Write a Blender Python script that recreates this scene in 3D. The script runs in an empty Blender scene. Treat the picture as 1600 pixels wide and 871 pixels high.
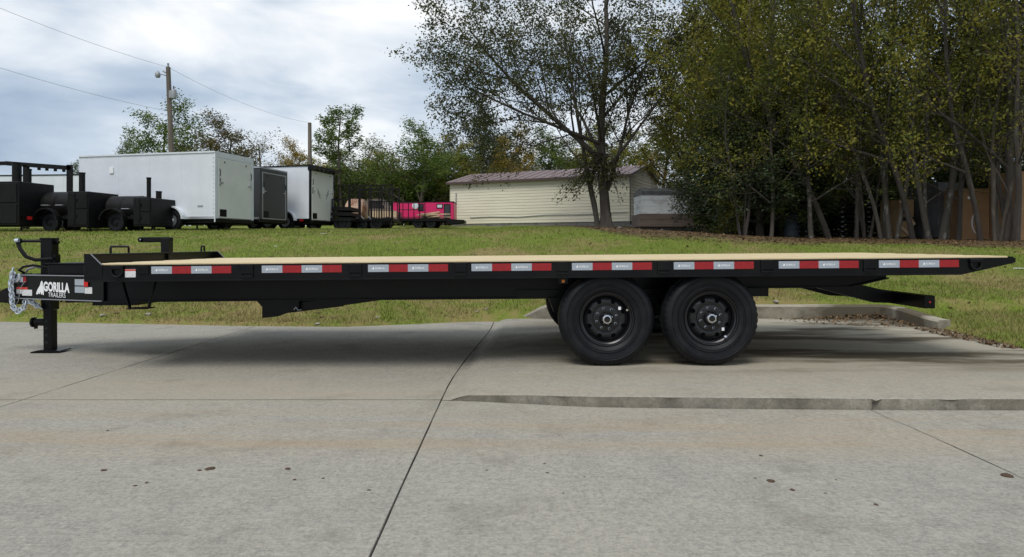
import bpy, bmesh, math, random
import numpy as np
from mathutils import Vector, Matrix, noise as mnoise

R = math.radians
random.seed(7)
scene = bpy.context.scene
COL = scene.collection

# ------------------------------------------------------------------ camera
F, CX, HY, CAMZ = 1070.0, 800.0, 383.0, 1.14      # focal length in photo pixels, principal x, horizon y, eye height
cam = bpy.data.cameras.new('camera')
cam.sensor_width = 36.0
cam.lens = F / 1600.0 * 36.0
cam.shift_y = -(435.5 - HY) / 1600.0
cam.clip_end = 3000.0
camo = bpy.data.objects.new('camera', cam)
camo.location = (0, 0, CAMZ)
camo.rotation_euler = (R(90), 0, 0)
COL.objects.link(camo)
scene.camera = camo

# ------------------------------------------------------------------ sky
SUN_EL, SUN_AZ = 56.0, 200.0      # azimuth clockwise from +Y: behind the camera, a little left
world = bpy.data.worlds.new('World')
scene.world = world
world.use_nodes = True
nt = world.node_tree
nt.nodes.clear()
N = nt.nodes.new
L = nt.links.new
wo = N('ShaderNodeOutputWorld')
sky = N('ShaderNodeTexSky'); sky.sky_type = 'NISHITA'; sky.sun_disc = False
sky.sun_elevation = R(SUN_EL); sky.sun_rotation = R(SUN_AZ)
bg1 = N('ShaderNodeBackground'); bg1.inputs[1].default_value = 0.13
L(sky.outputs[0], bg1.inputs[0])
tc = N('ShaderNodeTexCoord')
mp = N('ShaderNodeMapping'); mp.inputs['Location'].default_value = (0.35, 0.6, 0.25); mp.inputs['Scale'].default_value = (1.0, 1.0, 2.7)
L(tc.outputs['Generated'], mp.inputs[0])
n1 = N('ShaderNodeTexNoise'); n1.inputs['Scale'].default_value = 3.1; n1.inputs['Detail'].default_value = 7; n1.inputs['Roughness'].default_value = 0.5; n1.inputs['Distortion'].default_value = 0.25
L(mp.outputs[0], n1.inputs[0])
cr = N('ShaderNodeValToRGB'); L(n1.outputs[0], cr.inputs[0])
e = cr.color_ramp.elements
e[0].position = 0.36; e[0].color = (0.26, 0.33, 0.43, 1)
e[1].position = 0.70; e[1].color = (0.82, 0.815, 0.80, 1)
m_ = cr.color_ramp.elements.new(0.48); m_.color = (0.40, 0.465, 0.545, 1)
m_ = cr.color_ramp.elements.new(0.575); m_.color = (0.58, 0.62, 0.665, 1)
bg2 = N('ShaderNodeBackground'); bg2.inputs[1].default_value = 0.92
L(cr.outputs[0], bg2.inputs[0])
ms = N('ShaderNodeMixShader'); ms.inputs[0].default_value = 0.94
L(bg1.outputs[0], ms.inputs[1]); L(bg2.outputs[0], ms.inputs[2]); L(ms.outputs[0], wo.inputs[0])

# ------------------------------------------------------------------ sun (veiled by cloud)
sd = bpy.data.lights.new('sun', 'SUN'); sd.energy = 1.5; sd.angle = R(26); sd.color = (1.0, 0.96, 0.9)
so = bpy.data.objects.new('sun', sd); COL.objects.link(so)
az = R(SUN_AZ)
sdir = Vector((math.sin(az) * math.cos(R(SUN_EL)), math.cos(az) * math.cos(R(SUN_EL)), math.sin(R(SUN_EL))))
so.rotation_euler = sdir.to_track_quat('Z', 'Y').to_euler()
so.location = (0, -5, 30)

vs = scene.view_settings
vs.view_transform = 'Standard'; vs.look = 'None'; vs.exposure = 0.60; vs.gamma = 1.0; vs.use_curve_mapping = False
scene.render.engine = 'CYCLES'

# ------------------------------------------------------------------ helpers
def P(x, y, Y):
    """world point seen at photo pixel (x, y) at depth Y"""
    return Vector(((x - CX) * Y / F, Y, CAMZ - (y - HY) * Y / F))

def mat(name, color, rough=0.6, metal=0.0, spec=0.5, noise=None, bump=0.0, bscale=60.0, emit=None, coat=0.0):
    """noise = (scale, second colour, contrast lo, hi[, stretch])"""
    m = bpy.data.materials.new(name); m.use_nodes = True
    t = m.node_tree; b = t.nodes['Principled BSDF']
    c4 = tuple(color) + (1,)
    b.inputs['Base Color'].default_value = c4
    b.inputs['Roughness'].default_value = rough
    b.inputs['Metallic'].default_value = metal
    b.inputs['Specular IOR Level'].default_value = spec
    b.inputs['Coat Weight'].default_value = coat
    tcn = t.nodes.new('ShaderNodeTexCoord')
    if noise:
        sc, c2, lo, hi = noise[:4]
        mpn = t.nodes.new('ShaderNodeMapping')
        if len(noise) > 4: mpn.inputs['Scale'].default_value = noise[4]
        t.links.new(tcn.outputs['Object'], mpn.inputs[0])
        nn = t.nodes.new('ShaderNodeTexNoise'); nn.inputs['Scale'].default_value = sc; nn.inputs['Detail'].default_value = 6
        nn.inputs['Roughness'].default_value = 0.62
        t.links.new(mpn.outputs[0], nn.inputs[0])
        mr = t.nodes.new('ShaderNodeMapRange'); mr.inputs[1].default_value = lo; mr.inputs[2].default_value = hi
        t.links.new(nn.outputs[0], mr.inputs[0])
        mixn = t.nodes.new('ShaderNodeMix'); mixn.data_type = 'RGBA'
        mixn.inputs[6].default_value = c4; mixn.inputs[7].default_value = tuple(c2) + (1,)
        t.links.new(mr.outputs[0], mixn.inputs[0]); t.links.new(mixn.outputs[2], b.inputs['Base Color'])
    if bump:
        nb = t.nodes.new('ShaderNodeTexNoise'); nb.inputs['Scale'].default_value = bscale; nb.inputs['Detail'].default_value = 4
        t.links.new(tcn.outputs['Object'], nb.inputs[0])
        bn = t.nodes.new('ShaderNodeBump'); bn.inputs['Strength'].default_value = bump; bn.inputs['Distance'].default_value = 0.01
        t.links.new(nb.outputs[0], bn.inputs['Height']); t.links.new(bn.outputs[0], b.inputs['Normal'])
    if emit:
        b.inputs['Emission Color'].default_value = tuple(emit[0]) + (1,); b.inputs['Emission Strength'].default_value = emit[1]
    return m

class NT:
    """small node-tree helper"""
    def __init__(s, m): s.t = m.node_tree; s.b = s.t.nodes['Principled BSDF']
    def n(s, kind, **kw):
        x = s.t.nodes.new('ShaderNode' + kind)
        for k, v in kw.items(): setattr(x, k, v)
        return x
    def l(s, a, b): s.t.links.new(a, b)
    def pos(s):
        return s.n('TexCoord').outputs['Object']
    def noise(s, vec, scale, detail=5, rough=0.6, stretch=None, loc=None):
        if stretch or loc:
            mpn = s.n('Mapping')
            if stretch: mpn.inputs['Scale'].default_value = stretch
            if loc: mpn.inputs['Location'].default_value = loc
            s.l(vec, mpn.inputs[0]); vec = mpn.outputs[0]
        x = s.n('TexNoise'); x.inputs['Scale'].default_value = scale; x.inputs['Detail'].default_value = detail; x.inputs['Roughness'].default_value = rough
        s.l(vec, x.inputs[0]); return x.outputs[0]
    def rng(s, v, a, b, c=0.0, d=1.0, smooth=False):
        x = s.n('MapRange'); x.inputs[1].default_value = a; x.inputs[2].default_value = b; x.inputs[3].default_value = c; x.inputs[4].default_value = d
        if smooth: x.interpolation_type = 'SMOOTHSTEP'
        s.l(v, x.inputs[0]); return x.outputs[0]
    def math(s, op, a, b):
        x = s.n('Math', operation=op)
        for i, v in enumerate((a, b)):
            if isinstance(v, (int, float)): x.inputs[i].default_value = v
            else: s.l(v, x.inputs[i])
        return x.outputs[0]
    def mix(s, f, a, b):
        x = s.n('Mix', data_type='RGBA')
        for i, v in ((0, f), (6, a), (7, b)):
            if isinstance(v, tuple): x.inputs[i].default_value = v + ((1,) if len(v) == 3 else ())
            elif isinstance(v, (int, float)): x.inputs[i].default_value = v
            else: s.l(v, x.inputs[i])
        return x.outputs[2]
    def bump(s, h, strength=0.3, dist=0.01):
        x = s.n('Bump'); x.inputs['Strength'].default_value = strength; x.inputs['Distance'].default_value = dist
        s.l(h, x.inputs['Height']); s.l(x.outputs[0], s.b.inputs['Normal'])

class MB:
    def __init__(s): s.v = []; s.f = []
    def add(s, vs, fs):
        k = len(s.v); s.v.extend([tuple(v) for v in vs]); s.f.extend([tuple(i + k for i in f) for f in fs]); return s
    def box(s, x0, x1, y0, y1, z0, z1):
        return s.add([(x0,y0,z0),(x1,y0,z0),(x1,y1,z0),(x0,y1,z0),(x0,y0,z1),(x1,y0,z1),(x1,y1,z1),(x0,y1,z1)],
                     [(0,3,2,1),(4,5,6,7),(0,1,5,4),(1,2,6,5),(2,3,7,6),(3,0,4,7)])
    def bbox(s, x0, x1, y0, y1, z0, z1, b=0.01):
        """box with chamfered edges"""
        bm = bmesh.new(); bmesh.ops.create_cube(bm, size=1.0)
        for v in bm.verts:
            v.co = ((x0+x1)/2 + v.co.x*(x1-x0), (y0+y1)/2 + v.co.y*(y1-y0), (z0+z1)/2 + v.co.z*(z1-z0))
        bmesh.ops.bevel(bm, geom=bm.edges[:], offset=b, segments=1, affect='EDGES', profile=0.5)
        bm.verts.index_update()
        s.add([v.co[:] for v in bm.verts], [[v.index for v in f.verts] for f in bm.faces]); bm.free(); return s
    def prism(s, pts, axis, a, b):
        """pts 2-D outline; axis 'Y': (x,z) swept from y=a to y=b; 'Z': (x,y); 'X': (y,z)"""
        n = len(pts)
        def mk(p, h):
            return (p[0], h, p[1]) if axis == 'Y' else ((p[0], p[1], h) if axis == 'Z' else (h, p[0], p[1]))
        vs = [mk(p, a) for p in pts] + [mk(p, b) for p in pts]
        fs = [tuple(range(n)), tuple(range(2*n-1, n-1, -1))] + [(i, i+n, (i+1) % n + n, (i+1) % n) for i in range(n)]
        return s.add(vs, fs)
    def hexa(s, q0, q1):
        """two quads of 3-D points joined into a solid"""
        return s.add(list(q0) + list(q1), [(0,1,2,3),(7,6,5,4),(0,4,5,1),(1,5,6,2),(2,6,7,3),(3,7,4,0)])
    def bar(s, p, q, w, h=None, up=(0, 0, 1)):
        p = Vector(p); q = Vector(q); d = (q - p).normalized(); h = h or w
        u = Vector(up)
        if abs(d.dot(u)) > 0.98: u = Vector((1, 0, 0))
        sx = d.cross(u).normalized(); uy = sx.cross(d).normalized()
        c = [sx*(-w/2) + uy*(-h/2), sx*(w/2) + uy*(-h/2), sx*(w/2) + uy*(h/2), sx*(-w/2) + uy*(h/2)]
        return s.hexa([p + k for k in c], [q + k for k in c])
    def tube(s, pts, r, n=8, cap=True, closed=False):
        pts = [Vector(p) for p in pts]; k = len(pts); rs = r if isinstance(r, (list, tuple)) else [r]*k
        base = len(s.v); prev = None
        for i, p in enumerate(pts):
            if closed: d = pts[(i+1) % k] - pts[i-1]
            else: d = pts[min(i+1, k-1)] - pts[max(i-1, 0)]
            d.normalize()
            if prev is None:
                a = Vector((0, 0, 1)) if abs(d.z) < 0.9 else Vector((1, 0, 0))
                u = d.cross(a).normalized()
            else:
                u = prev - d*prev.dot(d)
                u = u.normalized() if u.length > 1e-6 else d.orthogonal().normalized()
            prev = u; w = d.cross(u)
            for j in range(n):
                t = 2*math.pi*j/n
                s.v.append(tuple(p + (u*math.cos(t) + w*math.sin(t))*rs[i]))
        for i in range(k if closed else k-1):
            a, b = base + i*n, base + ((i+1) % k)*n
            for j in range(n):
                s.f.append((a+j, a+(j+1) % n, b+(j+1) % n, b+j))
        if cap and not closed:
            s.f.append(tuple(base + j for j in range(n-1, -1, -1))); s.f.append(tuple(base + (k-1)*n + j for j in range(n)))
        return s
    def cyl(s, p, q, r, n=16, r2=None): return s.tube([p, q], [r, r if r2 is None else r2], n)
    def lathe(s, prof, c, n=32, axis='Y', closed=False, mod=None):
        base = len(s.v); m = len(prof)
        for j in range(n):
            t = 2*math.pi*j/n
            for i, (r, h) in enumerate(prof):
                if mod: r = mod(i, j, r)
                a, b = r*math.cos(t), r*math.sin(t)
                s.v.append((c[0]+a, c[1]+h, c[2]+b) if axis == 'Y' else ((c[0]+h, c[1]+a, c[2]+b) if axis == 'X' else (c[0]+a, c[1]+b, c[2]+h)))
        for j in range(n):
            j2 = (j+1) % n
            for i in range(m if closed else m-1):
                i2 = (i+1) % m
                s.f.append((base+j*m+i, base+j*m+i2, base+j2*m+i2, base+j2*m+i))
        return s
    def build(s, name, material, parent=None, smooth=False, off=None):
        me = bpy.data.meshes.new(name)
        vs = s.v
        if off is not None: vs = [(a-off[0], b-off[1], c-off[2]) for a, b, c in vs]
        me.from_pydata(vs, [], s.f)
        bm = bmesh.new(); bm.from_mesh(me); bmesh.ops.recalc_face_normals(bm, faces=bm.faces[:]); bm.to_mesh(me); bm.free()
        if smooth:
            me.polygons.foreach_set('use_smooth', [True]*len(me.polygons))
            try: me.set_sharp_from_angle(angle=R(38))
            except Exception: pass
        me.materials.append(material)
        o = bpy.data.objects.new(name, me); COL.objects.link(o)
        if parent: o.parent = parent
        return o

def link_copy(o, parent=None, loc=None):
    c = o.copy(); COL.objects.link(c); c.parent = parent
    if loc is not None: c.location = loc
    return c
def copy_tree(o, parent=None):
    c = link_copy(o, parent)
    for ch in o.children: copy_tree(ch, c)
    return c
def tag(o, label, cat, group=None):
    o['label'] = label; o['category'] = cat
    if group: o['group'] = group
    return o
def struct(o): o['kind'] = 'structure'; return o
def stuff(o, label=None, cat=None):
    o['kind'] = 'stuff'
    if label: o['label'] = label; o['category'] = cat
    return o
def empty(name, loc=(0, 0, 0), rz=0.0):
    o = bpy.data.objects.new(name, None); o.location = loc; o.rotation_euler = (0, 0, rz); o.empty_display_size = 0.2
    COL.objects.link(o); return o
def ss(a, b, x):
    t = min(1.0, max(0.0, (x-a)/(b-a))); return t*t*(3-2*t)
def interp(tab, x):
    if x <= tab[0][0]: return tab[0][1]
    for (a, u), (b, v) in zip(tab, tab[1:]):
        if x <= b: return u + (v-u)*(x-a)/(b-a)
    return tab[-1][1]
def fn(x, y, z=0.0): return mnoise.noise(Vector((x, y, z)))

def mesh_np(name, verts, faces_flat, nper, material, parent=None, attr=None, smooth=False):
    """fast mesh from numpy: all faces have nper corners; attr = per-vertex float array"""
    me = bpy.data.meshes.new(name)
    nv = len(verts); nf = len(faces_flat)//nper
    me.vertices.add(nv); me.vertices.foreach_set('co', np.asarray(verts, np.float32).ravel())
    me.loops.add(nf*nper); me.loops.foreach_set('vertex_index', np.asarray(faces_flat, np.int32))
    me.polygons.add(nf); me.polygons.foreach_set('loop_start', np.arange(0, nf*nper, nper, dtype=np.int32))
    me.polygons.foreach_set('loop_total', np.full(nf, nper, np.int32))
    if smooth: me.polygons.foreach_set('use_smooth', np.ones(nf, bool))
    me.update(calc_edges=True); me.validate()
    if attr is not None:
        a = me.attributes.new('tint', 'FLOAT', 'POINT'); a.data.foreach_set('value', np.asarray(attr, np.float32))
    me.materials.append(material)
    o = bpy.data.objects.new(name, me); COL.objects.link(o)
    if parent: o.parent = parent
    return o

# ------------------------------------------------------------------ materials
M = {}
M['black'] = mat('black_paint', (0.0028, 0.0028, 0.0036), 0.30, spec=0.22, noise=(2.5, (0.009, 0.0085, 0.008), 0.5, 0.8), bump=0.04, bscale=25)
M['black_worn'] = mat('black_steel', (0.005, 0.005, 0.0055), 0.5, spec=0.18, noise=(6, (0.010, 0.009, 0.008), 0.45, 0.7), bump=0.1)
M['steel'] = mat('bare_steel_edge', (0.26, 0.27, 0.29), 0.5, metal=0.3)
M['zinc'] = mat('zinc', (0.62, 0.68, 0.75), 0.28, metal=0.8)
M['chrome'] = mat('chrome', (0.7, 0.7, 0.72), 0.2, metal=1.0)
M['rubber'] = mat('rubber', (0.0055, 0.0063, 0.0085), 0.5, spec=0.24, noise=(7, (0.014, 0.0145, 0.016), 0.45, 0.75), bump=0.15, bscale=90)
M['rim'] = mat('black_rim', (0.009, 0.009, 0.0105), 0.3, spec=0.45)
M['silver'] = mat('reflector_silver', (0.36, 0.40, 0.45), 0.4, noise=(140, (0.30, 0.335, 0.38), 0.4, 0.6))
M['redr'] = mat('reflector_red', (0.32, 0.008, 0.012), 0.35, noise=(60, (0.24, 0.006, 0.01), 0.4, 0.6))
M['white_ink'] = mat('white_vinyl', (0.78, 0.79, 0.8), 0.5)
M['paper'] = mat('paper_label', (0.66, 0.66, 0.66), 0.5, noise=(70, (0.42, 0.42, 0.43), 0.52, 0.62, (1, 1, 3)))
M['label_red'] = mat('label_red', (0.6, 0.05, 0.03), 0.5)
M['pine'] = mat('pine_board', (0.62, 0.51, 0.31), 0.65, noise=(3.0, (0.46, 0.35, 0.19), 0.42, 0.75, (1, 14, 14)), bump=0.15, bscale=30)
M['amber'] = mat('amber_lens', (0.75, 0.25, 0.04), 0.2)
M['redlens'] = mat('red_lens', (0.55, 0.02, 0.02), 0.15)
M['soil'] = mat('dark_joint_soil', (0.030, 0.028, 0.025), 0.95, bump=0.5, bscale=50)
M['white_alu'] = mat('white_aluminium', (0.66, 0.69, 0.74), 0.35, noise=(1.2, (0.58, 0.61, 0.66), 0.4, 0.7), spec=0.5)
M['white_door'] = mat('white_door_panel', (0.68, 0.68, 0.68), 0.45, noise=(1.5, (0.6, 0.61, 0.6), 0.4, 0.7))
M['grey_alu'] = mat('charcoal_aluminium', (0.045, 0.047, 0.05), 0.35)
M['alu'] = mat('bare_aluminium', (0.55, 0.56, 0.57), 0.35, metal=0.75)
M['pink'] = mat('pink_paint', (0.66, 0.015, 0.13), 0.4)
M['glass'] = mat('dark_glass', (0.02, 0.022, 0.025), 0.08)
M['rust_tank'] = mat('rusty_tank', (0.5, 0.33, 0.24), 0.7, noise=(1.7, (0.22, 0.07, 0.02), 0.48, 0.62), bump=0.1)
M['tan_van'] = mat('taupe_paint', (0.20, 0.15, 0.13), 0.4)
M['cream'] = mat('cream_siding', (0.72, 0.68, 0.54), 0.6, noise=(1.3, (0.63, 0.59, 0.47), 0.42, 0.72, (0.35, 0.35, 2.5)), bump=0.03)
M['trim_brown'] = mat('brown_trim', (0.07, 0.045, 0.04), 0.5)
M['roof_brown'] = mat('brown_metal_roof', (0.15, 0.098, 0.092), 0.5, noise=(0.7, (0.19, 0.135, 0.125), 0.4, 0.7))
M['cblock'] = mat('concrete_footing', (0.20, 0.195, 0.18), 0.9, noise=(3, (0.12, 0.12, 0.11), 0.4, 0.65), bump=0.3)
M['old_white'] = mat('weathered_white_metal', (0.66, 0.69, 0.70), 0.6, noise=(2.0, (0.3, 0.29, 0.28), 0.5, 0.7, (0.6, 0.6, 2)))
M['old_grey'] = mat('weathered_grey_roof', (0.14, 0.145, 0.15), 0.7, noise=(2.2, (0.07, 0.07, 0.065), 0.42, 0.65))
M['old_brown'] = mat('rotten_brown_board', (0.17, 0.125, 0.105), 0.8, noise=(1.5, (0.11, 0.085, 0.07), 0.4, 0.65, (0.4, 1, 3)))
M['pole'] = mat('weathered_pole', (0.18, 0.15, 0.12), 0.85, noise=(4, (0.10, 0.085, 0.07), 0.4, 0.65, (1, 1, 0.1)))
M['grey_metal'] = mat('grey_galvanised', (0.30, 0.31, 0.32), 0.5, metal=0.3)
M['cardboard'] = mat('cardboard', (0.30, 0.175, 0.085), 0.8, noise=(1.4, (0.24, 0.135, 0.065), 0.4, 0.7))
M['plywood'] = mat('plywood', (0.36, 0.24, 0.12), 0.8, noise=(3, (0.27, 0.17, 0.08), 0.4, 0.7))
M['lumber'] = mat('lumber', (0.52, 0.38, 0.25), 0.8)
M['blue'] = mat('blue_tarp', (0.03, 0.06, 0.16), 0.5)
M['stone'] = mat('pale_stone', (0.33, 0.31, 0.27), 0.9, noise=(8, (0.2, 0.18, 0.15), 0.4, 0.65), bump=0.4, bscale=20)
M['clod'] = mat('dirt_clod', (0.07, 0.043, 0.026), 0.95, bump=0.5, bscale=60)
M['white_litter'] = mat('white_litter', (0.7, 0.7, 0.68), 0.6)
M['dark_inside'] = mat('near_black_fill', (0.01, 0.01, 0.01), 0.9)  # near-black for drums and plugs; also paints the shade of holes and wheel wells
M['bark'] = mat('bark', (0.085, 0.070, 0.055), 0.9, noise=(5, (0.15, 0.135, 0.115), 0.5, 0.68, (1, 1, 0.25)), bump=0.7, bscale=14)
M['bark_dark'] = mat('dark_bark', (0.045, 0.037, 0.030), 0.9, noise=(5, (0.09, 0.08, 0.068), 0.5, 0.7, (1, 1, 0.25)), bump=0.7, bscale=14)
M['bark_pale'] = mat('lichened_bark', (0.07, 0.06, 0.048), 0.9, noise=(4.5, (0.24, 0.24, 0.21), 0.55, 0.66, (1, 1, 0.5)), bump=0.7, bscale=14)

def leaf_mat(name, c1, c2, transl=0.25):
    m = bpy.data.materials.new(name); m.use_nodes = True
    h = NT(m); h.b.inputs['Roughness'].default_value = 0.55; h.b.inputs['Specular IOR Level'].default_value = 0.25
    at = h.n('Attribute'); at.attribute_name = 'tint'
    c = h.mix(at.outputs['Fac'], c1, c2)
    h.l(c, h.b.inputs['Base Color'])
    tr = h.n('BsdfTranslucent'); h.l(c, tr.inputs[0])
    mxs = h.n('MixShader'); mxs.inputs[0].default_value = transl
    out = h.t.nodes['Material Output']
    h.l(h.b.outputs[0], mxs.inputs[1]); h.l(tr.outputs[0], mxs.inputs[2]); h.l(mxs.outputs[0], out.inputs[0])
    return m
LM = {
 'oak': leaf_mat('leaf_dark_olive', (0.045, 0.055, 0.02), (0.11, 0.11, 0.035), 0.35),
 'green': leaf_mat('leaf_green', (0.065, 0.115, 0.02), (0.16, 0.21, 0.04), 0.38),
 'olive': leaf_mat('leaf_olive_yellow', (0.088, 0.112, 0.019), (0.31, 0.275, 0.042), 0.42),
 'yellow': leaf_mat('leaf_yellow', (0.16, 0.13, 0.02), (0.36, 0.24, 0.03)),
 'orange': leaf_mat('leaf_orange', (0.2, 0.085, 0.015), (0.36, 0.16, 0.02)),
 'brown': leaf_mat('leaf_brown_green', (0.065, 0.07, 0.024), (0.15, 0.115, 0.04)),
 'cedar': leaf_mat('leaf_cedar', (0.018, 0.030, 0.012), (0.045, 0.065, 0.022), 0.1),
 'deep': leaf_mat('leaf_deep_green', (0.045, 0.075, 0.016), (0.13, 0.155, 0.03), 0.38),
 'litter': leaf_mat('leaf_litter', (0.07, 0.045, 0.025), (0.20, 0.125, 0.06), 0.05),
}

# concrete
m = bpy.data.materials.new('concrete'); m.use_nodes = True; M['concrete'] = m
h = NT(m); h.b.inputs['Roughness'].default_value = 0.95; h.b.inputs['Specular IOR Level'].default_value = 0.06
po = h.pos(); sx = h.n('SeparateXYZ'); h.l(po, sx.inputs[0])
fine = h.noise(po, 62, 3, 0.75); mid = h.noise(po, 4.2, 8, 0.72); big = h.noise(po, 0.55, 4, 0.6); grit = h.noise(po, 26, 4, 0.75, loc=(1, 7, 2))
c = h.mix(h.rng(mid, 0.32, 0.68), (0.252, 0.236, 0.202), (0.37, 0.346, 0.29))
c = h.mix(h.rng(big, 0.38, 0.62, 0, 0.75), c, (0.36, 0.33, 0.265))
c = h.mix(h.rng(grit, 0.40, 0.66, 0, 0.55), c, (0.13, 0.129, 0.12))
c = h.mix(h.rng(fine, 0.42, 0.72, 0, 0.6), c, (0.45, 0.435, 0.395))
broom = h.noise(po, 1.0, 3, 0.6, stretch=(3.0, 90.0, 1))
c = h.mix(h.rng(broom, 0.45, 0.75, 0, 0.22), c, (0.14, 0.14, 0.13))
speck = h.noise(po, 7, 3, 0.6, stretch=(0.5, 1.6, 1), loc=(5, 3, 1))
c = h.mix(h.rng(speck, 0.68, 0.78, 0, 0.45), c, (0.46, 0.455, 0.43))
# scuffs and old oil spots
oil = h.noise(po, 2.3, 5, 0.65, loc=(9, 2, 4))
c = h.mix(h.rng(oil, 0.56, 0.74, 0, 0.5), c, (0.13, 0.12, 0.10))
# warm, tyre-carried rust bands along the kerb line
y1 = h.math('MULTIPLY', h.rng(sx.outputs[1], 3.45, 4.0, smooth=True), h.rng(sx.outputs[1], 4.95, 4.4, smooth=True))
st = h.noise(po, 1.0, 6, 0.65, stretch=(0.28, 4.0, 1))
c = h.mix(h.math('MULTIPLY', y1, h.rng(st, 0.38, 0.72, 0, 0.5)), c, (0.36, 0.255, 0.14))
# long dark tyre and water stains on the raised slab
z1 = h.math('MULTIPLY', h.rng(sx.outputs[1], 5.5, 6.3, smooth=True), h.rng(sx.outputs[0], -0.6, 1.6, smooth=True))
st2 = h.noise(po, 1.0, 5, 0.6, stretch=(0.42, 1.5, 1), loc=(2.3, 0.7, 0))
c = h.mix(h.math('MULTIPLY', z1, 0.6), c, (0.36, 0.32, 0.24))
c = h.mix(h.math('MULTIPLY', z1, h.rng(st2, 0.465, 0.585, 0, 0.92)), c, (0.088, 0.072, 0.048))
# warm, leaf-stained slab front and faint band on the left
z2 = h.math('MULTIPLY', h.rng(sx.outputs[1], 4.6, 5.0, smooth=True), h.rng(sx.outputs[1], 6.4, 5.5, smooth=True))
c = h.mix(h.math('MULTIPLY', z2, h.rng(st, 0.3, 0.75, 0.1, 0.6)), c, (0.37, 0.315, 0.225))
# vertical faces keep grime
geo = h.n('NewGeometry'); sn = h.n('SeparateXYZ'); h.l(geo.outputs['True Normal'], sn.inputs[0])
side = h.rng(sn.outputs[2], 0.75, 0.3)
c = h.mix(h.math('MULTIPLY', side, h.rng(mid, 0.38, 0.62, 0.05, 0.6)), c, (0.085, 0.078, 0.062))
h.l(c, h.b.inputs['Base Color'])
h.bump(h.math('ADD', h.math('MULTIPLY', fine, 0.6), h.math('ADD', grit, mid)), 0.5, 0.008)

# grass soil
m = bpy.data.materials.new('grass_ground'); m.use_nodes = True; M['grass'] = m
h = NT(m); h.b.inputs['Roughness'].default_value = 0.95; h.b.inputs['Specular IOR Level'].default_value = 0.1
po = h.pos()
def grass_col(h, po):
    a = h.noise(po, 0.42, 5, 0.62, stretch=(1, 0.8, 1)); b_ = h.noise(po, 3.5, 5, 0.65); f_ = h.noise(po, 22, 4, 0.7)
    c = h.mix(h.rng(f_, 0.3, 0.7), (0.086, 0.134, 0.018), (0.19, 0.228, 0.040))
    dry = h.math('ADD', h.math('MULTIPLY', a, 0.75), h.math('MULTIPLY', b_, 0.55))
    sy = h.n('SeparateXYZ'); h.l(po, sy.inputs[0]); dry = h.math('ADD', dry, h.rng(sy.outputs[1], 9.5, 15.0, 0.05, -0.035))
    c = h.mix(h.rng(dry, 0.60, 0.77, 0, 0.9), c, (0.25, 0.195, 0.085))
    return c, f_
c, f_ = grass_col(h, po)
at = h.n('Attribute'); at.attribute_name = 'tint'
lit = h.noise(po, 9, 5, 0.7)
c = h.mix(at.outputs['Fac'], c, h.mix(h.rng(lit, 0.35, 0.65), (0.055, 0.038, 0.024), (0.16, 0.105, 0.06)))
h.l(c, h.b.inputs['Base Color']); h.bump(f_, 0.6, 0.05)
m = bpy.data.materials.new('grass_blade'); m.use_nodes = True; M['blade'] = m
h = NT(m); h.b.inputs['Roughness'].default_value = 0.7; h.b.inputs['Specular IOR Level'].default_value = 0.15
po = h.pos(); c, f_ = grass_col(h, po)
at = h.n('Attribute'); at.attribute_name = 'tint'
c = h.mix(h.rng(at.outputs['Fac'], 0.65, 1.0, 0, 0.6), c, (0.28, 0.235, 0.115))
h.l(c, h.b.inputs['Base Color'])

# ------------------------------------------------------------------ terrain
EDGE = [(-30, 10.2), (-7.66, 10.25), (-3.68, 9.62), (-2.3, 9.53), (-1.47, 9.84), (-0.26, 10.35), (0.3, 10.12), (5.45, 10.12)]
REDGE = [(-30, 7.5), (4.5, 6.4), (5.6, 5.9), (6.4, 5.5), (7.03, 5.27), (7.86, 5.40), (8.65, 5.46), (10.2, 5.5)]
BERM = [(9.5, 0), (10, 0.02), (11, 0.20), (12, 0.38), (14, 0.74), (16, 1.02), (18, 1.24), (20, 1.37), (22, 1.48), (26, 1.62), (33, 1.70), (40, 2.05), (46, 2.30), (80, 3.1), (400, 7.0)]
SLAB = 0.066
LEV = [(-0.45, 0), (-0.40, 0.022), (-0.33, 0.042), (0.1, 0.058), (0.6, 0.064), (1.0, SLAB)]
def base_level(x): return interp(LEV, x)
def edge_sd(x, y):
    """roughly signed distance outside the concrete"""
    return max(y - interp(EDGE, x), x - interp(REDGE, y))
def tz(x, y):
    s_ = edge_sd(x, y)
    z = base_level(x) + max(-0.11, min(0.035, s_*0.6))
    behind = ss(0.3, 0.8, x) * ss(10.02, 10.16, y)
    b = interp(BERM, y + 0.9*behind*ss(14, 10, y))
    b *= 1.0 - 0.26*ss(2, 11, x)*ss(40, 24, y)
    if s_ > 0: b += 0.03*min(s_, 3.0) + 0.03*fn(x*0.7, y*0.7)*min(1, s_) + 0.012*fn(x*3, y*3)*min(1, s_*2)
    side = ss(0.0, 1.4, x - 5.45) * ss(13, 10, y)       # lawn beside the curb leg
    b = max(b, 0.06*side)
    return z + b
def litter(x, y):
    if y < 14: return 0.0
    lim = interp([(1.6, 24), (2.4, 20), (3.3, 18.4), (4.6, 18.0), (6.75, 18.3), (10.1, 19.6), (12.5, 18.8), (13.2, 17.2), (17, 14.5)], x)
    return 0.92 * ss(lim-2.4, lim+0.6, y + 1.3*fn(x*0.6, y*0.6)) * ss(1.2, 3.4, x)

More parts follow.
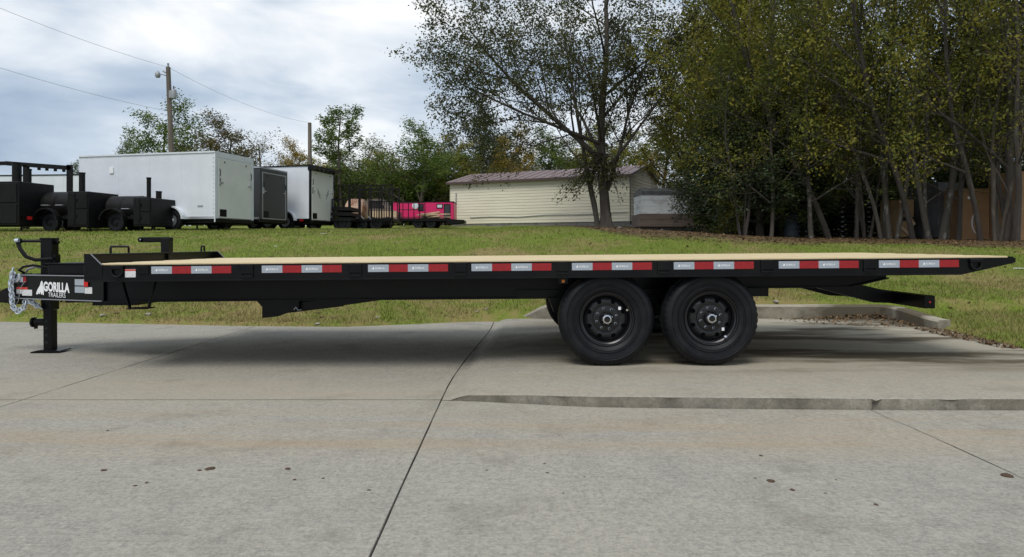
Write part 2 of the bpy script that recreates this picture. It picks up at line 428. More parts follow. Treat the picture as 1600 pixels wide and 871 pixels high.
xs = np.unique(np.concatenate([np.linspace(-220, -30, 20), np.linspace(-30, -9, 43), np.linspace(-9, 13, 175), np.linspace(13, 34, 43), np.linspace(34, 220, 20)]))
ys = np.unique(np.concatenate([np.linspace(-30, 5, 15), np.linspace(5, 9.3, 44), np.linspace(9.3, 11.2, 39), np.linspace(11.2, 30, 95), np.linspace(30, 60, 40), np.linspace(60, 420, 25)]))
nx, ny = len(xs), len(ys)
V = np.zeros((ny, nx, 3)); T = np.zeros((ny, nx))
for j, y in enumerate(ys):
    for i, x in enumerate(xs):
        V[j, i] = (x, y, tz(x, y)); T[j, i] = litter(x, y)
idx = np.arange(nx*ny).reshape(ny, nx)
fc = np.stack([idx[:-1, :-1], idx[:-1, 1:], idx[1:, 1:], idx[1:, :-1]], -1).reshape(-1)
ground = struct(mesh_np('ground', V.reshape(-1, 3), fc, 4, M['grass'], attr=T.reshape(-1), smooth=True))

# ------------------------------------------------------------------ concrete
base = struct(MB().box(-26, 12, -12, 10.3, -0.06, -0.022).build('road_base', M['soil']))
def jit(a, b): return 0.006*fn(a*2.1, b*7.3) + 0.0035*fn(a*9, b*31, 3)
def panel(name, xl, xr, yn, yf, zf, parent, ns=20, nt_=24, round_near=0.0):
    """xl,xr: functions of y; yn,yf: functions of x; one slab with its own edges"""
    wd = xr(5)-xl(5); ln = yf(xl(5))-yn(xl(5))
    us = [0, 0.006/wd] + [k/ns for k in range(1, ns)] + [1-0.006/wd, 1]
    near = [0, 0.006/ln, 0.02/ln, 0.06/ln] if round_near else [0, 0.006/ln]
    vs_ = near + [k/nt_ for k in range(1, nt_)] + [1-0.006/ln, 1]
    vv = []
    for t in vs_:
        for u in us:
            xm = (xl(5) + xr(5))/2
            x = xl(5)*(1-u) + xr(5)*u
            y = yn(x)*(1-t) + yf(x)*t
            x = xl(y)*(1-u) + xr(y)*u
            if u == 0: x += 0.0045 + jit(1.3, y)
            if u == 1: x -= 0.0045 + jit(5.3, y)
            chip = max(0.0, fn(x*4.1, 2.2) - 0.3)*0.03 + abs(fn(x*19, 5.0))*0.009 + 0.045*math.exp(-((x-2.55)/0.02)**2) if round_near else 0.0
            if t == 0: y += 0.006 + (chip + 0.004*fn(x*1.3, 8) if round_near else 0.003 + jit(x, 8.1))
            if t == 1: y -= 0.006 + jit(x, 2.1)
            z = zf(x, y) - (0.003 if u in (0, 1) or t == 1 else 0)
            if t == 0: z -= (0.008 + chip*0.9)*min(1, zf(x, y)/0.04) if round_near else 0.003
            elif round_near and t == near[1]: z -= (0.003 + chip*0.35)*min(1, zf(x, y)/0.04)
            vv.append((x, y, z))
    n_, m_n = len(us), len(vs_)
    fs = [(j*n_+i, j*n_+i+1, (j+1)*n_+i+1, (j+1)*n_+i) for j in range(m_n-1) for i in range(n_-1)]
    ring = [i for i in range(n_)] + [j*n_+n_-1 for j in range(1, m_n)] + [(m_n-1)*n_+i for i in range(n_-2, -1, -1)] + [j*n_ for j in range(m_n-2, 0, -1)]
    k = len(vv)
    vv += [(vv[i][0], vv[i][1], -0.05) for i in ring]
    q = len(ring)
    fs += [(ring[i], k+i, k+(i+1) % q, ring[(i+1) % q]) for i in range(q)]
    b = MB(); b.v = vv; b.f = fs
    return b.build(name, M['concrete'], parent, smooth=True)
XA = lambda y: -0.52 + 0.25*ss(0, 1, (y-5.2)/5.0) if y > 5.2 else -0.52
KERB = [(-0.6, 5.04), (-0.3, 5.0), (0.6, 4.86), (1.6, 4.81), (3, 4.77), (12, 4.74)]
kf = lambda x: interp(KERB, x)
road = struct(empty('road'))
cols = [-16.0, -12.9, -9.8, -6.7, -3.6, -0.52]
flat = lambda x, y: 0.003*fn(x*0.4, y*0.4) - (0.010*ss(4.1, 4.75, y)*ss(-0.3, 0.6, x))
for a, b in zip(cols, cols[1:]):
    xl = (lambda v: (lambda y: v))(a); xr = XA if b == -0.52 else (lambda v: (lambda y: v))(b)
    panel('concrete_panel', xl, xr, lambda x: 5.04, lambda x: 10.29, flat, road)
    panel('concrete_panel', xl, (lambda y: -0.52) if b == -0.52 else xr, lambda x: -1.2, lambda x: 5.04, flat, road)
    panel('concrete_panel', xl, (lambda y: -0.52) if b == -0.52 else xr, lambda x: -8.0, lambda x: -1.2, flat, road)
for a, b in zip([-0.52, 2.5, 5.5, 8.6], [2.5, 5.5, 8.6, 11.7]):
    fa = (lambda v: (lambda y: v))(a); fb = (lambda v: (lambda y: v))(b)
    panel('concrete_panel', fa, fb, lambda x: -1.2, lambda x: kf(x) - 0.004, flat, road, ns=26)
    panel('concrete_panel', fa, fb, lambda x: -8.0, lambda x: -1.2, flat, road)
slab_z = lambda x, y: base_level(x - (XA(y)+0.52)*ss(2, 0, x)) + 0.003*fn(x*0.5, y*0.5)
pad = struct(empty('raised_pad'))
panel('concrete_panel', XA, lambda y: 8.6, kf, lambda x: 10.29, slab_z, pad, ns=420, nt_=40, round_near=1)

# curb behind the pad, its left end ramped down, its right leg coming forward
def sweep(path, name, mat_, parent=None):
    """path: (x, y, ztop, nx, ny) ; curb cross-section 0.15 wide"""
    b = MB(); k = 5
    for (x, y, zt, a, c_) in path:
        w = 0.16
        pr = [(0, -0.05), (0, zt-0.025), (0.025, zt), (w, zt), (w, -0.05)]
        for (o_, z) in pr: b.v.append((x + a*o_, y + c_*o_, z))
    for i in range(len(path)-1):
        for j in range(k-1): b.f.append((i*k+j, i*k+j+1, (i+1)*k+j+1, (i+1)*k+j))
    b.f.append(tuple(range(k))); b.f.append(tuple((len(path)-1)*k + j for j in range(k-1, -1, -1)))
    return b.build(name, mat_, parent, smooth=True)
pth = []
for k in range(8):
    t = k/7; pth.append((0.02 + 0.55*t, 10.16 - 0.16*ss(0, 1, t), 0.06 + 0.20*ss(0, 1, t), 0.3*(1-t), 1))
for k in range(1, 30):
    t = k/29; pth.append((0.57 + 4.72*t, 10.0, 0.26 + 0.004*fn(t*9, 2), 0, 1))
pth += [(5.36, 9.97, 0.26, 0.75, 0.75)]
for k in range(9):
    t = k/8; pth.append((5.38 + 0.03*t, 9.9 - 1.2*t, 0.26 - 0.075*ss(0.1, 1, t), 1, 0))
tag(sweep(pth, 'concrete_curb', M['concrete']), 'pale concrete curb wrapping the back corner of the raised pad', 'curb')

# ------------------------------------------------------------------ grass blades, litter, stones
def on_grass(n, x0, x1, y0, y1, cond, seed):
    r_ = np.random.default_rng(seed); out = []
    while len(out) < n:
        x = r_.uniform(x0, x1); y = r_.uniform(y0, y1)
        if abs(x) > y*0.79 + 1.2: continue
        if cond(x, y): out.append((x, y))
    return out
rg = np.random.default_rng(3)
def blades(name, pts, hmin, hmax, w, seed):
    r_ = np.random.default_rng(seed); n = len(pts)
    V = np.zeros((n, 3, 3)); T = np.zeros((n, 3))
    for i, (x, y) in enumerate(pts):
        z = tz(x, y) - 0.006
        a = r_.uniform(0, 6.283); hh = r_.uniform(hmin, hmax); ln = hh*r_.uniform(0.2, 1.1); b = r_.uniform(0, 6.283)
        ca, sa = math.cos(a)*w/2, math.sin(a)*w/2
        V[i] = ((x-ca, y-sa, z), (x+ca, y+sa, z), (x + math.cos(b)*ln, y + math.sin(b)*ln, z + hh)); T[i] = r_.uniform(0, 1)
    return mesh_np(name, V.reshape(-1, 3), np.arange(n*3), 3, M['blade'], attr=T.reshape(-1))
gcond = lambda x, y: edge_sd(x, y) > -0.01 and not (0.1 < x < 5.75 and 9.9 < y < 10.17) and not (5.42 < x < 5.7 and 8.6 < y < 10.2)
pts = on_grass(52000, -10, 11, 6.3, 11.6, gcond, 11) + on_grass(52000, -13, 14, 11.5, 16, gcond, 12)
stuff(blades('near_lawn_grass', pts, 0.02, 0.085, 0.010, 5), 'short patchy lawn grass on the bank behind the trailer', 'grass')
pts = on_grass(50000, -22, 18, 16, 26, lambda x, y: litter(x, y) < 0.4, 13)
stuff(blades('far_lawn_grass', pts, 0.02, 0.065, 0.018, 6), 'green lawn grass sloping up to the parked trailers and shed', 'grass')

def leaf_quads(name, C, size, mat_, seed, flatness=0.0, parent=None, elong=0.55, droop=0.0, tint=None):
    """C: (n,3) leaf centres. Rhombus leaves, random attitude (flatness 1 = lying)"""
    r_ = np.random.default_rng(seed); n = len(C)
    d = r_.normal(size=(n, 3)); d[:, 2] *= (1-flatness); d[:, 2] -= droop
    d /= np.linalg.norm(d, axis=1)[:, None] + 1e-9
    u = r_.normal(size=(n, 3)); u[:, 2] *= (1-flatness)
    w = np.cross(d, u)
    if flatness > 0.5: w = np.cross(d, np.tile([0, 0, 1.0], (n, 1))) + r_.normal(size=(n, 3))*0.12
    w /= np.linalg.norm(w, axis=1)[:, None] + 1e-9
    s_ = size*r_.uniform(0.6, 1.35, size=(n, 1))
    nrm = np.cross(d, w)
    a = C - d*s_*0.5; b = C + w*s_*elong*0.5 + nrm*s_*0.08; c = C + d*s_*0.5; e_ = C - w*s_*elong*0.5 + nrm*s_*0.08
    V = np.stack([a, b, c, e_], 1).reshape(-1, 3)
    if tint is None: tint = r_.uniform(0, 1, n)
    return mesh_np(name, V, np.arange(n*4), 4, mat_, parent, attr=np.repeat(tint, 4))

pts = on_grass(17000, 2.5, 26, 14, 31, lambda x, y: litter(x, y) > 0.2, 21)
pts += on_grass(900, -12, 14, 9.6, 24, lambda x, y: edge_sd(x, y) > 0.05, 24)
C = np.array([(x, y, tz(x, y) + 0.02) for x, y in pts])
stuff(leaf_quads('fallen_leaves', C, 0.10, LM['litter'], 22, flatness=0.85), 'brown fallen leaves under the row of trees', 'leaves')
C = []
for k in range(900):
    t = rg.uniform(0, 1)**0.8; x = 5.44 - 1.75*rg.uniform(0, 1)**2.2; y = 9.98 - 1.15*rg.uniform(0, 1)**1.9
    d = max(0, 1 - math.hypot((5.44-x)/1.7, (9.98-y)/1.1))
    if d <= 0.05: continue
    C.append((x, y, SLAB + 0.006 + 0.10*d*d*rg.uniform(0.4, 1)))
for k in range(500):
    x = rg.uniform(5.1, 5.5); y = rg.uniform(7.1, 8.8); C.append((min(x, interp(REDGE, y)+rg.uniform(-.12, .1)), y, SLAB + 0.012))
stuff(leaf_quads('leaf_debris', np.array(C), 0.055, LM['litter'], 23, flatness=0.6), 'drift of dead leaves and twigs in the curb corner', 'leaves')

def rock(name, loc, s_, mat_, seed, squash=0.6):
    bm = bmesh.new(); bmesh.ops.create_icosphere(bm, subdivisions=2, radius=1.0)
    for v in bm.verts:
        k = 1 + 0.45*mnoise.noise(v.co*1.3 + Vector((seed*3.1, seed, 0)))+0.15*mnoise.noise(v.co*3.5 + Vector((0, seed*2.7, 0)))
        v.co = Vector((v.co.x*k*s_, v.co.y*k*s_*0.8, v.co.z*k*s_*squash))
    me = bpy.data.meshes.new(name); bm.to_mesh(me); bm.free(); me.materials.append(mat_)
    o = bpy.data.objects.new(name, me); COL.objects.link(o); o.location = loc; o.rotation_euler = (0, 0, seed); return o
def ground_hit(x, y):
    """where the pixel's ray meets the terrain or concrete"""
    lo = 2.0
    k = 2.0
    while k < 60:
        p = P(x, y, k)
        g = max(tz(p.x, p.y), base_level(p.x) if (edge_sd(p.x, p.y) < 0 and p.y > kf(p.x)) else (0.0 if edge_sd(p.x, p.y) < 0 else -9))
        if p.z <= g: return Vector((p.x, p.y, g))
        k += 0.02
    return P(x, y, 60)
for i, (x, y, s_) in enumerate([(232, 493, .055), (160, 494, .06), (590, 497, .035), (497, 507, .04), (1212, 474, .05), (745, 488, .03), (760, 484, .035)]):
    p = ground_hit(x, y)
    tag(rock('stone', p + Vector((0, 0, s_*0.1)), s_, M['stone'], i+1.0, 0.45), 'pale stone half buried in the grassy bank', 'stone', 'stones in the grass bank')
for i, (x, y, s_) in enumerate([(577, 767, .011), (1204, 754, .024), (1239, 767, .016), (1573, 745, .030), (328, 734, .026), (312, 736, .014), (162, 737, .016), (450, 735, .018), (851, 726, .010),
        (855, 741, .011), (761, 736, .009), (880, 772, .008), (913, 747, .009), (1180, 750, .010), (1369, 792, .013), (211, 761, .010), (229, 756, .011), (460, 752, .012), (168, 674, .010), (505, 749, .010), (1189, 714, .013), (1306, 752, .008), (1290, 772, .009)]):
    p = ground_hit(x, y)
    tag(rock('dirt_clod', p, s_*1.0, M['clod'], i*1.7, 0.4), 'small brown dirt clod lying on the grey concrete', 'dirt clod', 'dirt clods on the concrete')
for i, (x, y, s_) in enumerate([(1592, 421, .09), (505, 366, .08), (430, 386, .035)]):
    p = ground_hit(x, y)
    if s_ < 0.02: continue
    b = MB(); q = 8
    b.prism([(s_*(1+0.3*math.sin(k*2.1+i))*math.cos(k*6.283/q), 0.6*s_*math.sin(k*6.283/q)) for k in range(q)], 'Z', 0, 0.012)
    o = b.build('litter_scrap', M['white_litter']); o.location = p + Vector((0, 0, 0.012))
    tag(o, 'white scrap of litter lying on the lawn', 'litter', 'litter scraps on the lawn')

# ==================================================================== FLATBED TRAILER
TA, PX = 0.0084, 1.30                                # nose-down pitch of the bed, about the tandem
PIV = Vector((PX, 7.3, SLAB))
def TP(x, y, Y):
    p = P(x, y, Y); p.z -= TA*(p.x - PX); return p
trl = empty('flatbed_trailer', PIV); trl.rotation_euler = (0, -TA, 0)
tag(trl, 'long black flatbed equipment trailer with pale plank deck parked on the concrete', 'trailer')
def tb(b, name, m_='black', parent=None, smooth=False):
    return b.build(name, M[m_] if isinstance(m_, str) else m_, parent or trl, smooth, off=PIV)
YN, YF = 6.0, 8.6
X0, X1 = -3.73, 4.42
ZR = 1.001          # rail top
# side rails (C-channel: web with two lips), tail tapering to a knife edge
for (ya, yb, lip) in ((YN, YN+0.008, 1), (YF-0.008, YF, -1)):
    b = MB()
    b.prism([(X0, ZR), (X0, 0.862), (3.97, 0.862), (4.40, 0.955), (X1, 0.965), (X1, ZR)], 'Y', ya, yb)
    y2 = ya + lip*0.06 if lip > 0 else yb - 0.06
    lo, hi = min(y2, yb if lip > 0 else ya), max(y2, yb if lip > 0 else ya)
    b.box(X0, 4.38, lo, hi, ZR-0.009, ZR-0.001); b.box(X0, 3.95, lo, hi, 0.862, 0.871)
    tb(b, 'side_rail')
# slight lower flange that catches the light
tb(MB().bbox(X0, 3.95, YN-0.010, YN-0.001, 0.856, 0.868, 0.002), 'rail_flange')
# deck planks
nb_ = 13; pw = (YF-YN-0.03)/nb_
for k in range(nb_):
    y0 = YN+0.006 + k*pw if k == 0 else YN+0.015 + k*pw
    dz = 0.0015*math.sin(k*2.3)
    tb(MB().bbox(-3.66, 4.36, y0+0.004, YN+0.015+(k+1)*pw-0.004, ZR+0.0005, ZR+0.0165+dz, 0.003), 'deck_plank', 'pine')
# crossmembers
for k in range(19):
    x = -3.5 + k*0.41
    b = MB().box(x-0.004, x+0.004, YN+0.065, YF-0.065, 0.90, 0.99).box(x-0.03, x+0.03, YN+0.065, YF-0.065, 0.982, 0.99).box(x-0.03, x+0.03, YN+0.065, YF-0.065, 0.892, 0.90)
    tb(b, 'crossmember')
tb(MB().box(4.36, 4.41, YN+0.01, YF-0.01, 0.968, 1.012), 'tail_edge')
# main beams: lower tongue frame and tilting bed frame (I sections)
def ibeam(pts_top, y, w=0.11, web=0.008, fl=0.012):
    """pts_top: list of (x, ztop, zbot)"""
    b = MB()
    top = [(x, t-fl) for x, t, _ in pts_top]; bot = [(x, z+fl) for x, _, z in pts_top]
    b.prism(top + bot[::-1], 'Y', y-web/2, y+web/2)
    b.prism([(x, t) for x, t, _ in pts_top] + [(x, t-fl) for x, t, _ in reversed(pts_top)], 'Y', y-w/2, y+w/2)
    b.prism([(x, z+fl) for x, _, z in pts_top] + [(x, z) for x, _, z in reversed(pts_top)], 'Y', y-w/2, y+w/2)
    return b
for y in (6.72, 7.88):
    tb(ibeam([(-4.0, 0.862, 0.624), (0.6, 0.862, 0.624)], y), 'main_beam')
    tb(ibeam([(0.0, 0.885, 0.70), (3.36, 0.885, 0.70), (3.74, 0.885, 0.785)], y + (0.115 if y < 7 else -0.115)), 'bed_beam')
tb(MB().bbox(-3.76, -3.70, YN+0.02, YF-0.02, 0.86, 1.0, 0.006), 'front_channel')
# front bulkhead with swept end plates
ZB = 1.092
bh = tb(MB().bbox(-3.735, -3.715, YN, YF, 0.99, ZB, 0.004), 'bulkhead')
tb(MB().bbox(-3.745, -3.685, YN, YF, ZB-0.004, ZB+0.012, 0.003), 'bulkhead_cap', 'black', bh)
for y in (YN, YF-0.008):
    tb(MB().prism([(-3.74, 0.90), (-3.74, ZB+0.012), (-3.68, ZB+0.012), (-3.58, 1.003), (-3.58, 0.90)], 'Y', y-0.0035, y+0.0115), 'end_plate', 'black', bh)
    tb(MB().bar((-3.682, y-0.004, ZB+0.012), (-3.582, y-0.004, 1.004), 0.006, 0.006), 'weld_edge', 'steel', bh)
# tongue: two converging channels, coupler, jack
tips = {}
def tongue_rail(side):
    y0, y1 = 7.3 + side*0.11, 7.3 + side*0.62
    p0 = Vector((-5.21, y0, 0)); p1 = Vector((-3.98, y1, 0))
    b = MB(); u = (p1-p0).normalized(); n = Vector((u.y, -u.x, 0)) * (1 if side < 0 else -1)   # outward
    if n.y*side < 0: n = -n
    zt, zb = 0.876, 0.640
    q = lambda p, off, z: (p.x + n.x*off, p.y + n.y*off, z)
    b.hexa([q(p0, -0.008, zb), q(p0, 0, zb), q(p0, 0, zt), q(p0, -0.008, zt)], [q(p1, -0.008, zb), q(p1, 0, zb), q(p1, 0, zt), q(p1, -0.008, zt)])
    o = tb(b, 'tongue_rail')
    for (za, zc) in ((zt-0.002, zt+0.010), (zb-0.010, zb+0.002)):
        f = MB().hexa([q(p0, -0.06, za), q(p0, 0.012, za), q(p0, 0.012, zc), q(p0, -0.06, zc)], [q(p1, -0.06, za), q(p1, 0.012, za), q(p1, 0.012, zc), q(p1, -0.06, zc)])
        tb(f, 'rail_flange', 'black', o)
        g = MB().hexa([q(p0, 0.0125, za+.001), q(p0, 0.0155, za+.001), q(p0, 0.0155, zc-.001), q(p0, 0.0125, zc-.001)], [q(p1, 0.0125, za+.001), q(p1, 0.0155, za+.001), q(p1, 0.0155, zc-.001), q(p1, 0.0125, zc-.001)])
        tb(g, 'polished_edge', 'steel', o)
    return o, p0, p1, n
near_rail, FP0, FP1, FN = tongue_rail(-1)
tongue_rail(1)
def face(x, y, off=0.002):
    """pixel -> point on the near tongue rail's outer face"""
    k = (x - CX)/F; dx_, dy_ = FP1.x-FP0.x, FP1.y-FP0.y
    t = (k*FP0.y - FP0.x)/(dx_ - k*dy_)
    X = FP0.x + dx_*t + FN.x*off; Y = FP0.y + dy_*t + FN.y*off
    z = CAMZ - (y-HY)*Y/F - TA*(X-PX)
    return Vector((X, Y, z))
def face_quad(x0, y0, x1, y1, name, m_, off=0.002):
    a, b_ = face(x0, y0, off), face(x1, y0, off); c_, d = face(x1, y1, off), face(x0, y1, off)
    b_.z = a.z; c_.z = d.z
    nn_ = Vector((FN.x, FN.y, 0))*0.0015
    return tb(MB().hexa([a, b_, c_, d], [v - nn_ for v in (a, b_, c_, d)]), name, m_, near_rail)
def text_pts(txt, bold):
    cu = bpy.data.curves.new('t', 'FONT'); cu.body = txt; cu.offset = bold; cu.resolution_u = 3; cu.fill_mode = 'FRONT'
    o = bpy.data.objects.new('t', cu); COL.objects.link(o)
    dg = bpy.context.evaluated_depsgraph_get(); me = bpy.data.meshes.new_from_object(o.evaluated_get(dg))
    vs_ = [v.co.copy() for v in me.vertices]; fs = [tuple(p.vertices) for p in me.polygons]
    bpy.data.objects.remove(o); bpy.data.curves.remove(cu); bpy.data.meshes.remove(me)
    x0, x1 = min(v.x for v in vs_), max(v.x for v in vs_); y0, y1 = min(v.y for v in vs_), max(v.y for v in vs_)
    return [((v.x-x0)/(x1-x0), (v.y-y0)/(y1-y0)) for v in vs_], fs
def text_on(txt, fmap, name, m_, parent, bold=0.0):
    ps, fs = text_pts(txt, bold); b = MB(); b.add([fmap(u, v) for u, v in ps], fs)
    return tb(b, name, m_, parent)
def fm(x0, ytl, x1, ytr, hpx):
    a = face(x0, ytl, 0.003); b_ = face(x1, ytr, 0.003)
    hgt = hpx*a.y/F
    return lambda u, v: a + (b_-a)*u + Vector((0, 0, -hgt*(1-v)))
text_on('GORILLA', fm(69, 440.0, 110, 442.5, 15.5), 'brand_lettering', 'white_ink', near_rail, 0.045)
text_on('TRAILERS', fm(76.5, 457.0, 103.5, 458.6, 7.0), 'brand_lettering', 'white_ink', near_rail, 0.0)
sil = [(57.6, 460), (58.6, 456), (60, 452.5), (62.2, 449), (63.8, 446), (64.6, 442.8), (65.6, 440), (66.6, 438.8), (67.6, 440), (68.3, 442.5), (68.2, 446), (69.2, 450), (69.8, 455), (69.6, 461), (68.2, 461.3), (67.4, 458), (66.4, 461), (65, 459.5), (64.6, 456), (63.2, 459.6), (61.8, 459.4), (61.8, 457.5), (60.2, 460.3)]
b = MB(); b.add([face(x, y, 0.003) for x, y in sil], [tuple(range(len(sil)))]); tb(b, 'brand_emblem', 'white_ink', near_rail)
face_quad(25, 432.5, 37, 441, 'decal', 'silver'); face_quad(37.4, 432.5, 42, 441.5, 'decal', 'redr')
face_quad(25, 448.8, 44, 452.3, 'warning_label', 'label_red'); face_quad(25, 452.5, 51, 459, 'warning_label', 'paper'); face_quad(35.5, 459.2, 51, 462, 'warning_label', 'paper')
face_quad(118, 436.5, 132.5, 446.2, 'data_plate', 'silver'); face_quad(118, 448, 133, 457.6, 'data_plate', 'silver'); face_quad(133.4, 449, 145, 459, 'data_plate', 'paper')
face_quad(133.5, 438, 140, 448, 'marker_lamp', 'redlens', 0.012)
# coupler: flat tongue plate with pintle eye
b = MB(); q = TP(10, 468, 7.3)
b.prism([(-5.20, 7.22), (-5.20, 7.38), (-5.42, 7.36), (-5.42, 7.24)], 'Z', 0.60, 0.70)
cp = tb(b, 'coupler')
tb(MB().tube([(-5.55 + 0.085*math.cos(t*math.pi/8), 7.3 + 0.085*math.sin(t*math.pi/8), 0.645) for t in range(16)], 0.032, 10, closed=True), 'pintle_eye', 'black', cp, True)
tb(MB().prism([(-5.22, 0.755), (-5.36, 0.74), (-5.5, 0.67), (-5.43, 0.585), (-5.22, 0.57)], 'Y', 7.27, 7.33), 'coupler_rib', 'black', cp)
tb(MB().box(-5.22, -5.19, 7.18, 7.42, 0.57, 0.89), 'tongue_plate')
# jack
JX = -4.92
jk = tb(MB().bbox(JX-0.062, JX+0.062, 7.24, 7.36, 0.50, 1.255, 0.008), 'jack_body')
tb(MB().bbox(JX-0.066, JX+0.066, 7.236, 7.364, 1.245, 1.268, 0.004), 'jack_cap', 'black', jk)
tb(MB().bbox(JX-0.047, JX+0.047, 7.253, 7.347, 0.06, 0.52, 0.006), 'jack_leg', 'black', jk)
for k in range(4): tb(MB().cyl((JX-0.01, 7.25, 0.16+0.075*k), (JX-0.01, 7.2545, 0.16+0.075*k), 0.015, 10), 'leg_hole', 'dark_inside', jk)  # flat dark discs stand in for the shade inside the leg holes
b = MB().prism([(JX-0.15, 0.052), (JX-0.14, 0.068), (JX-0.06, 0.085), (JX+0.06, 0.085), (JX+0.15, 0.078), (JX+0.16, 0.066), (JX+0.06, 0.053)], 'Y', 7.2, 7.4)
tb(b, 'jack_foot', 'black', jk)
tb(MB().cyl((JX-0.17, 7.3, 0.37), (JX-0.04, 7.3, 0.37), 0.04, 12).cyl((JX-0.185, 7.3, 0.37), (JX-0.165, 7.3, 0.37), 0.055, 12).box(JX-0.16, JX-0.145, 7.28, 7.32, 0.30, 0.37), 'spring_pin', 'black', jk, True)
tb(MB().cyl((JX-0.22, 7.2, 1.235), (JX-0.05, 7.25, 1.235), 0.016, 8).cyl((JX-0.24, 7.15, 1.235), (JX-0.20, 7.15, 1.235), 0.028, 8).tube([(JX-0.23, 7.14, 1.235), (JX-0.19, 7.13, 1.15), (JX-0.13, 7.13, 1.07), (JX-0.06, 7.17, 1.035), (JX+0.09, 7.21, 1.045)], 0.02, 8), 'crank_handle', 'black_worn', jk, True)
tb(MB().cyl((JX-0.235, 7.118, 1.24), (JX-0.195, 7.118, 1.24), 0.02, 8), 'crank_bolt', 'zinc', jk)
tb(MB().cyl((JX+0.05, 7.3, 1.22), (JX+0.10, 7.3, 1.22), 0.018, 8), 'crank_shaft', 'black', jk); tb(MB().box(JX+0.058, JX+0.095, 7.25, 7.33, 1.00, 1.09), 'gear_box', 'black', jk)
# breakaway cable + brake harness loop
tb(MB().tube([(-5.12, 7.2, 0.90), (-5.14, 7.15, 0.93), (-5.08, 7.13, 0.965), (-4.98, 7.13, 0.98), (-4.85, 7.17, 0.955), (-4.72, 7.2, 0.92)], 0.013, 7), 'wiring_harness', 'black_worn', None, True)
tb(MB().tube([(-5.12, 7.22, 0.905), (-5.08, 7.2, 0.94), (-5.0, 7.19, 0.96), (-4.93, 7.19, 0.955)], 0.012, 7), 'wiring_harness', 'grey_metal', None, True)
cab = [face(x, y, 0.02) for x, y in ((43, 440), (38, 447), (34, 453), (34, 462), (32, 472), (27, 477), (20, 474), (18, 467), (24, 462), (31, 465))]
tb(MB().tube(cab, 0.004, 5), 'breakaway_cable', 'grey_metal', None, True)
# tongue box plate
b = MB().bbox(-4.74, -3.76, 7.0, 7.6, 0.888, 0.995, 0.006); tbx = tb(b, 'tongue_box')
tb(MB().bbox(-4.76, -3.765, 6.985, 7.615, 0.995, 1.003, 0.002), 'box_lid', 'black_worn', tbx)
# under-tongue crossplate
tb(MB().box(-4.55, -4.2, 6.98, 7.6, 0.60, 0.628), 'under_plate'); tb(MB().box(-4.15, -3.7, 6.78, 7.8, 0.585, 0.622), 'under_plate')
# safety chain: links along a hanging path
chain_px = [(21, 425), (20.5, 430), (19, 436), (18, 441), (17.5, 446), (18, 451), (18.5, 456), (19, 461), (19.5, 466), (19.5, 471), (20, 476), (22, 481), (25.5, 485), (30, 486), (34, 483), (38, 480), (40.5, 476), (41.5, 471), (46, 470), (50, 472), (54, 474.5), (58, 477.5), (62, 480)]
sc_ = tb(MB().tube([TP(26 + 6*math.cos(t*math.pi/8), 431 + 8*math.sin(t*math.pi/8), 7.16) for t in range(-1, 11)], 0.026, 8), 'safety_chain', 'zinc', None, True)
lk = MB(); lp = []
for k in range(10):
    t = 2*math.pi*k/10
    lp.append((0.038*math.cos(t), 0.023*math.sin(t), 0))
lk.tube(lp, 0.0085, 5, closed=True)
first = None
for k in range(len(chain_px)):
    p = TP(*chain_px[k], 7.12 if k < 17 else 7.2); q = TP(*chain_px[min(k+1, len(chain_px)-1)], 7.12 if k < 17 else 7.2)
    if k == len(chain_px)-1: q = p + (p - TP(*chain_px[k-1], 7.2))
    d = (q-p).normalized()
    if first is None: first = lk.build('chain_link', M['zinc'], sc_, True); o = first
    else: o = link_copy(first, sc_)
    up = Vector((0, 1, 0)) if k % 2 else Vector((0.75, 0.45, 0.4))
    zax = (up - d*up.dot(d)).normalized(); yax = zax.cross(d)
    o.matrix_parent_inverse = Matrix.Identity(4)
    o.matrix_local = Matrix.Translation(p - PIV) @ Matrix((d, yax, zax)).transposed().to_4x4()
# winch post with arm, bulkhead handles
XB = -3.73
b = MB().bbox(XB-0.05, XB+0.04, 7.38, 7.48, 0.98, 1.255, 0.006); wp = tb(b, 'ratchet_post')
tb(MB().bbox(XB-0.27, XB+0.045, 7.385, 7.475, 1.212, 1.268, 0.008), 'post_arm', 'black', wp)
tb(MB().cyl((XB-0.27, 7.385, 1.24), (XB-0.27, 7.475, 1.24), 0.028, 14), 'arm_end', 'black', wp, True)
tb(MB().cyl((XB-0.267, 7.38, 1.243), (XB-0.267, 7.384, 1.243), 0.008, 8), 'arm_hole', 'silver', wp)
def hoop(ya, yb, h):
    tb(MB().tube([(XB, ya, ZB), (XB, ya, ZB+h-0.012), (XB, ya+0.01, ZB+h), (XB, yb-0.01, ZB+h), (XB, yb, ZB+h-0.012), (XB, yb, ZB)], 0.011, 8), 'grab_hoop', 'black', bh, True)
hoop(6.38, 6.68, 0.075); hoop(8.24, 8.32, 0.075)
# D-rings
def dring(x, z, r_=0.05):
    pts = [(x + r_*math.cos(R(a)), YN-0.016, z + r_*math.sin(R(a))) for a in range(-200, 21, 20)]
    o = tb(MB().tube(pts, 0.0095, 8), 'tie_down_ring', 'black_worn', None, True)
    tb(MB().bbox(x-0.055, x+0.055, YN-0.028, YN-0.003, z+0.015, z+0.05, 0.006), 'ring_clip', 'black', o)
p = TP(185.5, 423, YN); dring(p.x, p.z-0.005)
p = TP(1525, 413, YN); dring(p.x, p.z-0.002, 0.045)
# white sticker
a = TP(197, 421, YN); c_ = TP(213.5, 433.5, YN)
st_ = tb(MB().box(a.x, c_.x, YN-0.0035, YN-0.001, c_.z, a.z), 'warning_label', 'paper')
tb(MB().box(a.x, c_.x, YN-0.0055, YN-0.0038, a.z-0.014, a.z-0.002), 'label_header', 'label_red', st_)
